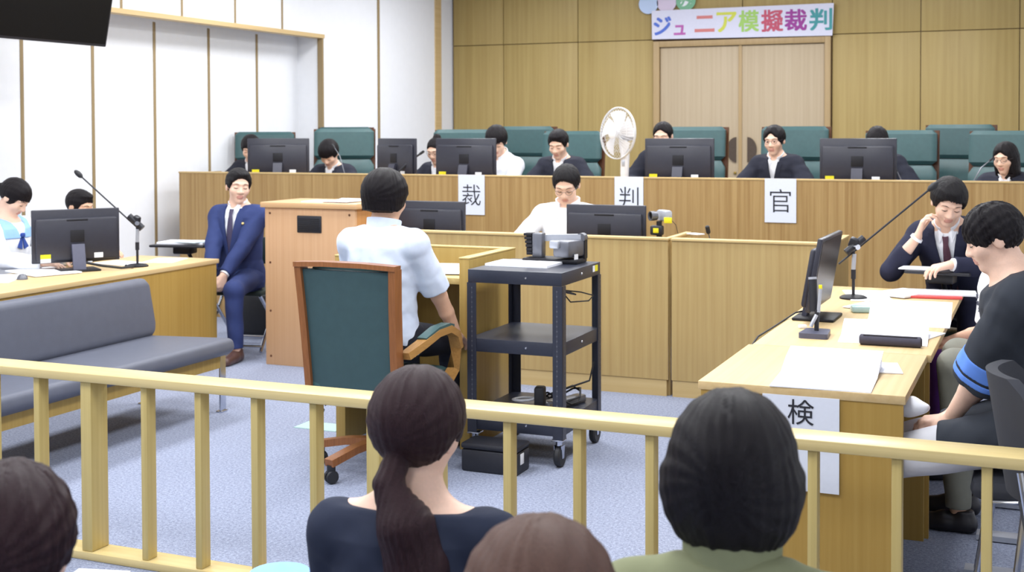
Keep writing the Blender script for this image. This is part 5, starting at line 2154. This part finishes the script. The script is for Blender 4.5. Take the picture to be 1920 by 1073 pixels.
single('plastic_case', MB().box((-0.80, 6.22, TZ_ + 0.016), (0.12, 0.07, 0.032), 0.01, rot3(0, 0, 0.3)), mat('aqua_plastic', (176, 206, 208), 0.3, var=(9, 0.04)), 'pale aqua plastic case between monitor and binder on the right table', 'case')
single('monitor_cable', MB().tube([(-1.02, 6.0, TZ_ + 0.03), (-1.075, 5.95, TZ_ + 0.02), (-1.10, 5.85, TZ_ + 0.004), (-1.105, 5.6, TZ_ + 0.004), (-1.115, 5.3, TZ_ + 0.004), (-1.14, 5.2, TZ_ - 0.05)], 0.004, 8), M_rubber, 'black cable running along the left edge of the right table', 'cable')

LZ = 0.715
paper(-5.80, 5.75, LZ, 0.5, 'white sheet nearest the left edge on the left table', 0.3, 0.42)
paper(-5.76, 6.12, LZ + 0.004, 1.2, 'white sheets behind the left table monitor', 0.3, 0.42, 0.008)
paper(-5.52, 7.0, LZ, 0.3, 'white sheets at the far corner of the left table', 0.21, 0.297)
paper(-5.70, 6.75, LZ, 1.4, 'white sheet beside the left table microphone base', 0.21, 0.297)
single('monitor_cable', MB().tube([(-5.60, 6.28, LZ + 0.06), (-5.50, 6.36, LZ + 0.03), (-5.42, 6.44, LZ + 0.012), (-5.40, 6.52, LZ + 0.012), (-5.44, 6.58, LZ + 0.006), (-5.52, 6.60, LZ + 0.006)], 0.008, 8), M_rubber, 'bundle of black cable beside the left monitor foot', 'cable')
single('computer_mouse', MB().lathe([(0.0001, 0.034), (0.018, 0.03), (0.030, 0.014), (0.032, 0.0)], (-5.62, 5.80, LZ), (0, 0, 1), 16), M_greymetal, 'grey computer mouse on the left table near the picture edge', 'mouse')

# lectern papers
paper(-4.53, 7.46, 1.112, 0.04, 'left half of the white papers lying on top of the pink lectern', 0.26, 0.22, 0.006)
paper(-4.38, 7.45, 1.118, -0.06, 'white papers on the right of the pink lectern top', 0.20, 0.24, 0.004, curl=0.012)
# witness desk
single('desk_mat', MB().span((-3.25, 5.86, 0.856), (-2.74, 6.20, 0.86), 0.002), M_blot, 'dark desk mat on the witness stand', 'desk mat')
paper(-2.86, 5.98, 0.862, 0.25, 'white paper on the witness stand\'s dark mat', 0.24, 0.34, 0.003, curl=0.02)
# on the cart
paper(-2.395, 5.83, 0.925, 0.0, 'white papers on the cart top under the document camera', 0.33, 0.23, 0.012)
t = thing('document_camera', 'grey folded document camera on top of the black cart', 'document camera', (-2.30, 6.0, 0.925))
b = MB()
b.box((0.0, 0.0, 0.012), (0.30, 0.15, 0.024), 0.008)
part('base', b, M_mondk, t)
b = MB()
b.box((0.085, -0.02, 0.075), (0.10, 0.15, 0.085), 0.014, rot3(0, 0, -0.25))
bx = part('lamp_box', b, M_greymetal, t)
b = MB()
b.box((0.035, -0.085, 0.098), (0.055, 0.03, 0.04), 0.008, rot3(0, 0, -0.25))
part('lamp_cap', b, M_silver, t)
b = MB()
b.bar([(0.13, 0.05, 0.115), (0.13, 0.05, 0.02)], 0.04, 0.045, (1, 0, 0))
part('hinge_post', b, M_mondk, t)
b = MB()
b.lathe([(0.024, -0.022), (0.024, 0.022)], (0.13, 0.05, 0.125), (0, 1, 0), 18)
part('hinge', b, M_greymetal, t)
b = MB()
b.bar([(0.13, 0.05, 0.127), (-0.13, 0.03, 0.118)], 0.045, 0.032)
part('arm', b, M_silver, t)
b = MB()
b.box((-0.085, 0.0, 0.085), (0.055, 0.06, 0.125), 0.008)
part('camera_head', b, M_greymetal, t)
b = MB()
for k in range(6):
    b.box((-0.135 + 0.002 * k, -0.005, 0.14 - k * 0.019), (0.045 - 0.003 * k, 0.055, 0.014), 0.003)
b.box((-0.13, 0.0, 0.09), (0.03, 0.045, 0.11))
part('ribbed_grip', b, M_mondk, t)
b = MB()
b.box((0.137, -0.055, 0.035), (0.003, 0.03, 0.03), 0, rot3(0, 0, -0.25))
part('white_label', b, M_wstick, t)

# cables on the cart
single('white_cable', MB().tube([(-2.36 + (0.075 + 0.008 * math.sin(k)) * math.cos(k * 0.52), 5.80 + 0.09 * math.sin(k * 0.52), 0.233 + 0.012 * (k % 12) / 3) for k in range(37)], 0.006, 8), mat('white_cable', (214, 216, 222), 0.45, var=(9, 0.03)), 'coil of white cable on the cart\'s bottom tray', 'cable')
single('power_adapter', MB().box((-2.27, 5.72, 0.285), (0.05, 0.07, 0.12), 0.01, rot3(0, 0, 0.2)), M_rubber, 'black power adapter standing on the cart\'s bottom tray', 'adapter')
single('power_strip', MB().box((-2.20, 5.86, 0.245), (0.06, 0.30, 0.04), 0.008, rot3(0, 0, -0.3)), M_greymetal, 'grey power strip on the cart\'s bottom tray', 'power strip')
single('black_cable', MB().tube([(-2.24, 5.75, 0.23)] + [(-2.22 + 0.09 * math.cos(k * 0.7), 5.90 + 0.11 * math.sin(k * 0.7), 0.27 + 0.03 * math.sin(k * 1.3)) for k in range(16)] + [(-2.12, 6.02, 0.33), (-2.11, 6.06, 0.42)], 0.005, 8), M_rubber, 'tangle of black cable on the cart\'s bottom tray', 'cable')
single('connector_cable', MB().tube([(-2.16, 5.70, 0.86), (-2.15, 5.72, 0.81), (-2.14, 5.80, 0.755), (-2.11, 5.98, 0.74), (-2.105, 6.04, 0.76), (-2.13, 5.92, 0.79), (-2.165, 5.77, 0.815)], 0.0035, 7), M_rubber, 'thin black cable looping under the cart\'s top tray', 'cable')
single('connector_plug', MB().tube([(-2.155, 5.74, 0.822), (-2.15, 5.78, 0.806), (-2.135, 5.86, 0.785)], [0.007, 0.008, 0.004], 8), M_black, 'dark connector plug hanging under the cart\'s top tray', 'plug')  # plug end of the thin connector cable, slim and tapered

# side desk papers
paper(-1.99, 7.62, 0.95, 1.0, 'white slip of paper on the edge between the two clerk desks', 0.06, 0.10, 0.006)
paper(-4.10, 9.33, BZ, 0.2, 'white sheet before the person in white shirt on the bench', 0.21, 0.2, 0.003)

# ------------------------------------------------------------------ tablet chairs, bag and small floor things
tablet_chair((-5.41, 7.77, 0), R(192), 'folding chair with writing tablet under the man in navy suit', (0.42, 0.10, 0.765, 0.42, 0.30))
tablet_chair((-0.46, 7.63, 0), R(172), 'folding chair with writing tablet under the man with his cheek on his hand', (0.0, 0.42, 0.825, 0.34, 0.26))
paper(-5.80, 7.60, 0.775, 0.2, 'white folder of papers on the black tablet by the man in navy suit', 0.36, 0.22, 0.014)
paper(-5.72, 7.56, 0.790, -0.1, 'pale blue sheet on the white folder by the navy-suited man', 0.20, 0.16, 0.004, mat('pale_blue_paper', (206, 226, 238), 0.7, var=(14, 0.02)))
paper(-0.62, 7.20, 0.835, -0.1, 'white notepad under the hand of the man in dark suit', 0.22, 0.15, 0.006)
t = thing('bag', 'black bag on the floor behind the man in navy suit', 'bag', (-5.60, 8.28, 0))
b = MB()
b.box((0, 0, 0.17), (0.42, 0.20, 0.34), 0.05)
part('body', b, M_rubber, t)
b = MB()
b.tube([(-0.1, 0, 0.33), (-0.08, 0, 0.40), (0.08, 0, 0.40), (0.1, 0, 0.33)], 0.01)
part('handle', b, M_rubber, t)
paper(-3.13, 3.57, 0.0, 0.25, 'white leaflet on the floor at the foot of the railing', 0.20, 0.12, 0.004, name='leaflet', cat='leaflet')
t = thing('tote_bag', 'pale blue cloth bag on the gallery floor against the railing', 'bag', (-2.205, 3.34, -0.25))
b = MB()
b.lathe([(0.13, 0), (0.16, 0.03), (0.165, 0.22), (0.145, 0.38), (0.095, 0.465), (0.0001, 0.49)], (0, 0, 0), (0, 0, 1), 24)
part('body', b, mat('sky_cloth', (140, 184, 246), 0.8, bump=(200, 0.1), var=(9, 0.03)), t)
b = MB()
b.tube([(-0.06, -0.14, 0.34), (-0.05, -0.165, 0.18), (0.05, -0.165, 0.18), (0.06, -0.14, 0.34)], 0.008)
part('handle', b, _mats['sky_cloth'], t)
single('floor_mark', MB().span((-3.72, 5.78, 0.0), (-3.46, 5.93, 0.003)), mat('pale_green_tape', (168, 204, 198), 0.8, var=(40, 0.1)), 'pale green tape patch on the carpet left of the witness chair', 'tape')
# tissue in the hands of the student in black T-shirt
def tf(p):
    q = (p - np.array([-.415, 4.47, .655], F32))
    return d_ell(q, (0, 0, 0), (.055, .045, .035)) - .010 * wob(p, 70, 3)
V, Q = surface(tf, np.array([-.52, 4.37, .57]), np.array([-.31, 4.57, .74]), .006)
me = np_mesh('tissue', V - np.array([-.415, 4.47, .62]), Q, [M_paper])
o = bpy.data.objects.new('tissue', me)
o.location = (-.415, 4.47, .62)
COL.objects.link(o)
tag(o, 'crumpled white tissue in the hands of the student in black T-shirt', 'tissue')
# lettering on the white T-shirt at the right
for k, (x, z) in enumerate([(0.0, .37), (0.0, .335), (0.0, .30), (-.06, .37), (-.06, .34), (-.06, .31), (-.06, .275), (-.06, .24)]):
    b = MB()
    y_ = np.interp(z, TZ, TY) * math.sqrt(1 - ((x) / .17) ** 2) + .022
    c = Vector(tuple(ws_i['T'](x, y_, z)))
    b.prism([(-.010, -.010), (.010, -.010), (.010, -.006), (0, -.006), (0, .004), (.010, .004), (.010, .008), (-.004, .008), (-.004, -.006), (-.010, -.006)], (0, .008, 0), c, (1, 0, 0), (0, 0, 1))
    part('lettering', b, mat('grey_print', (96, 98, 112), 0.8, var=(20, 0.1)), ws, label='dark lettering')
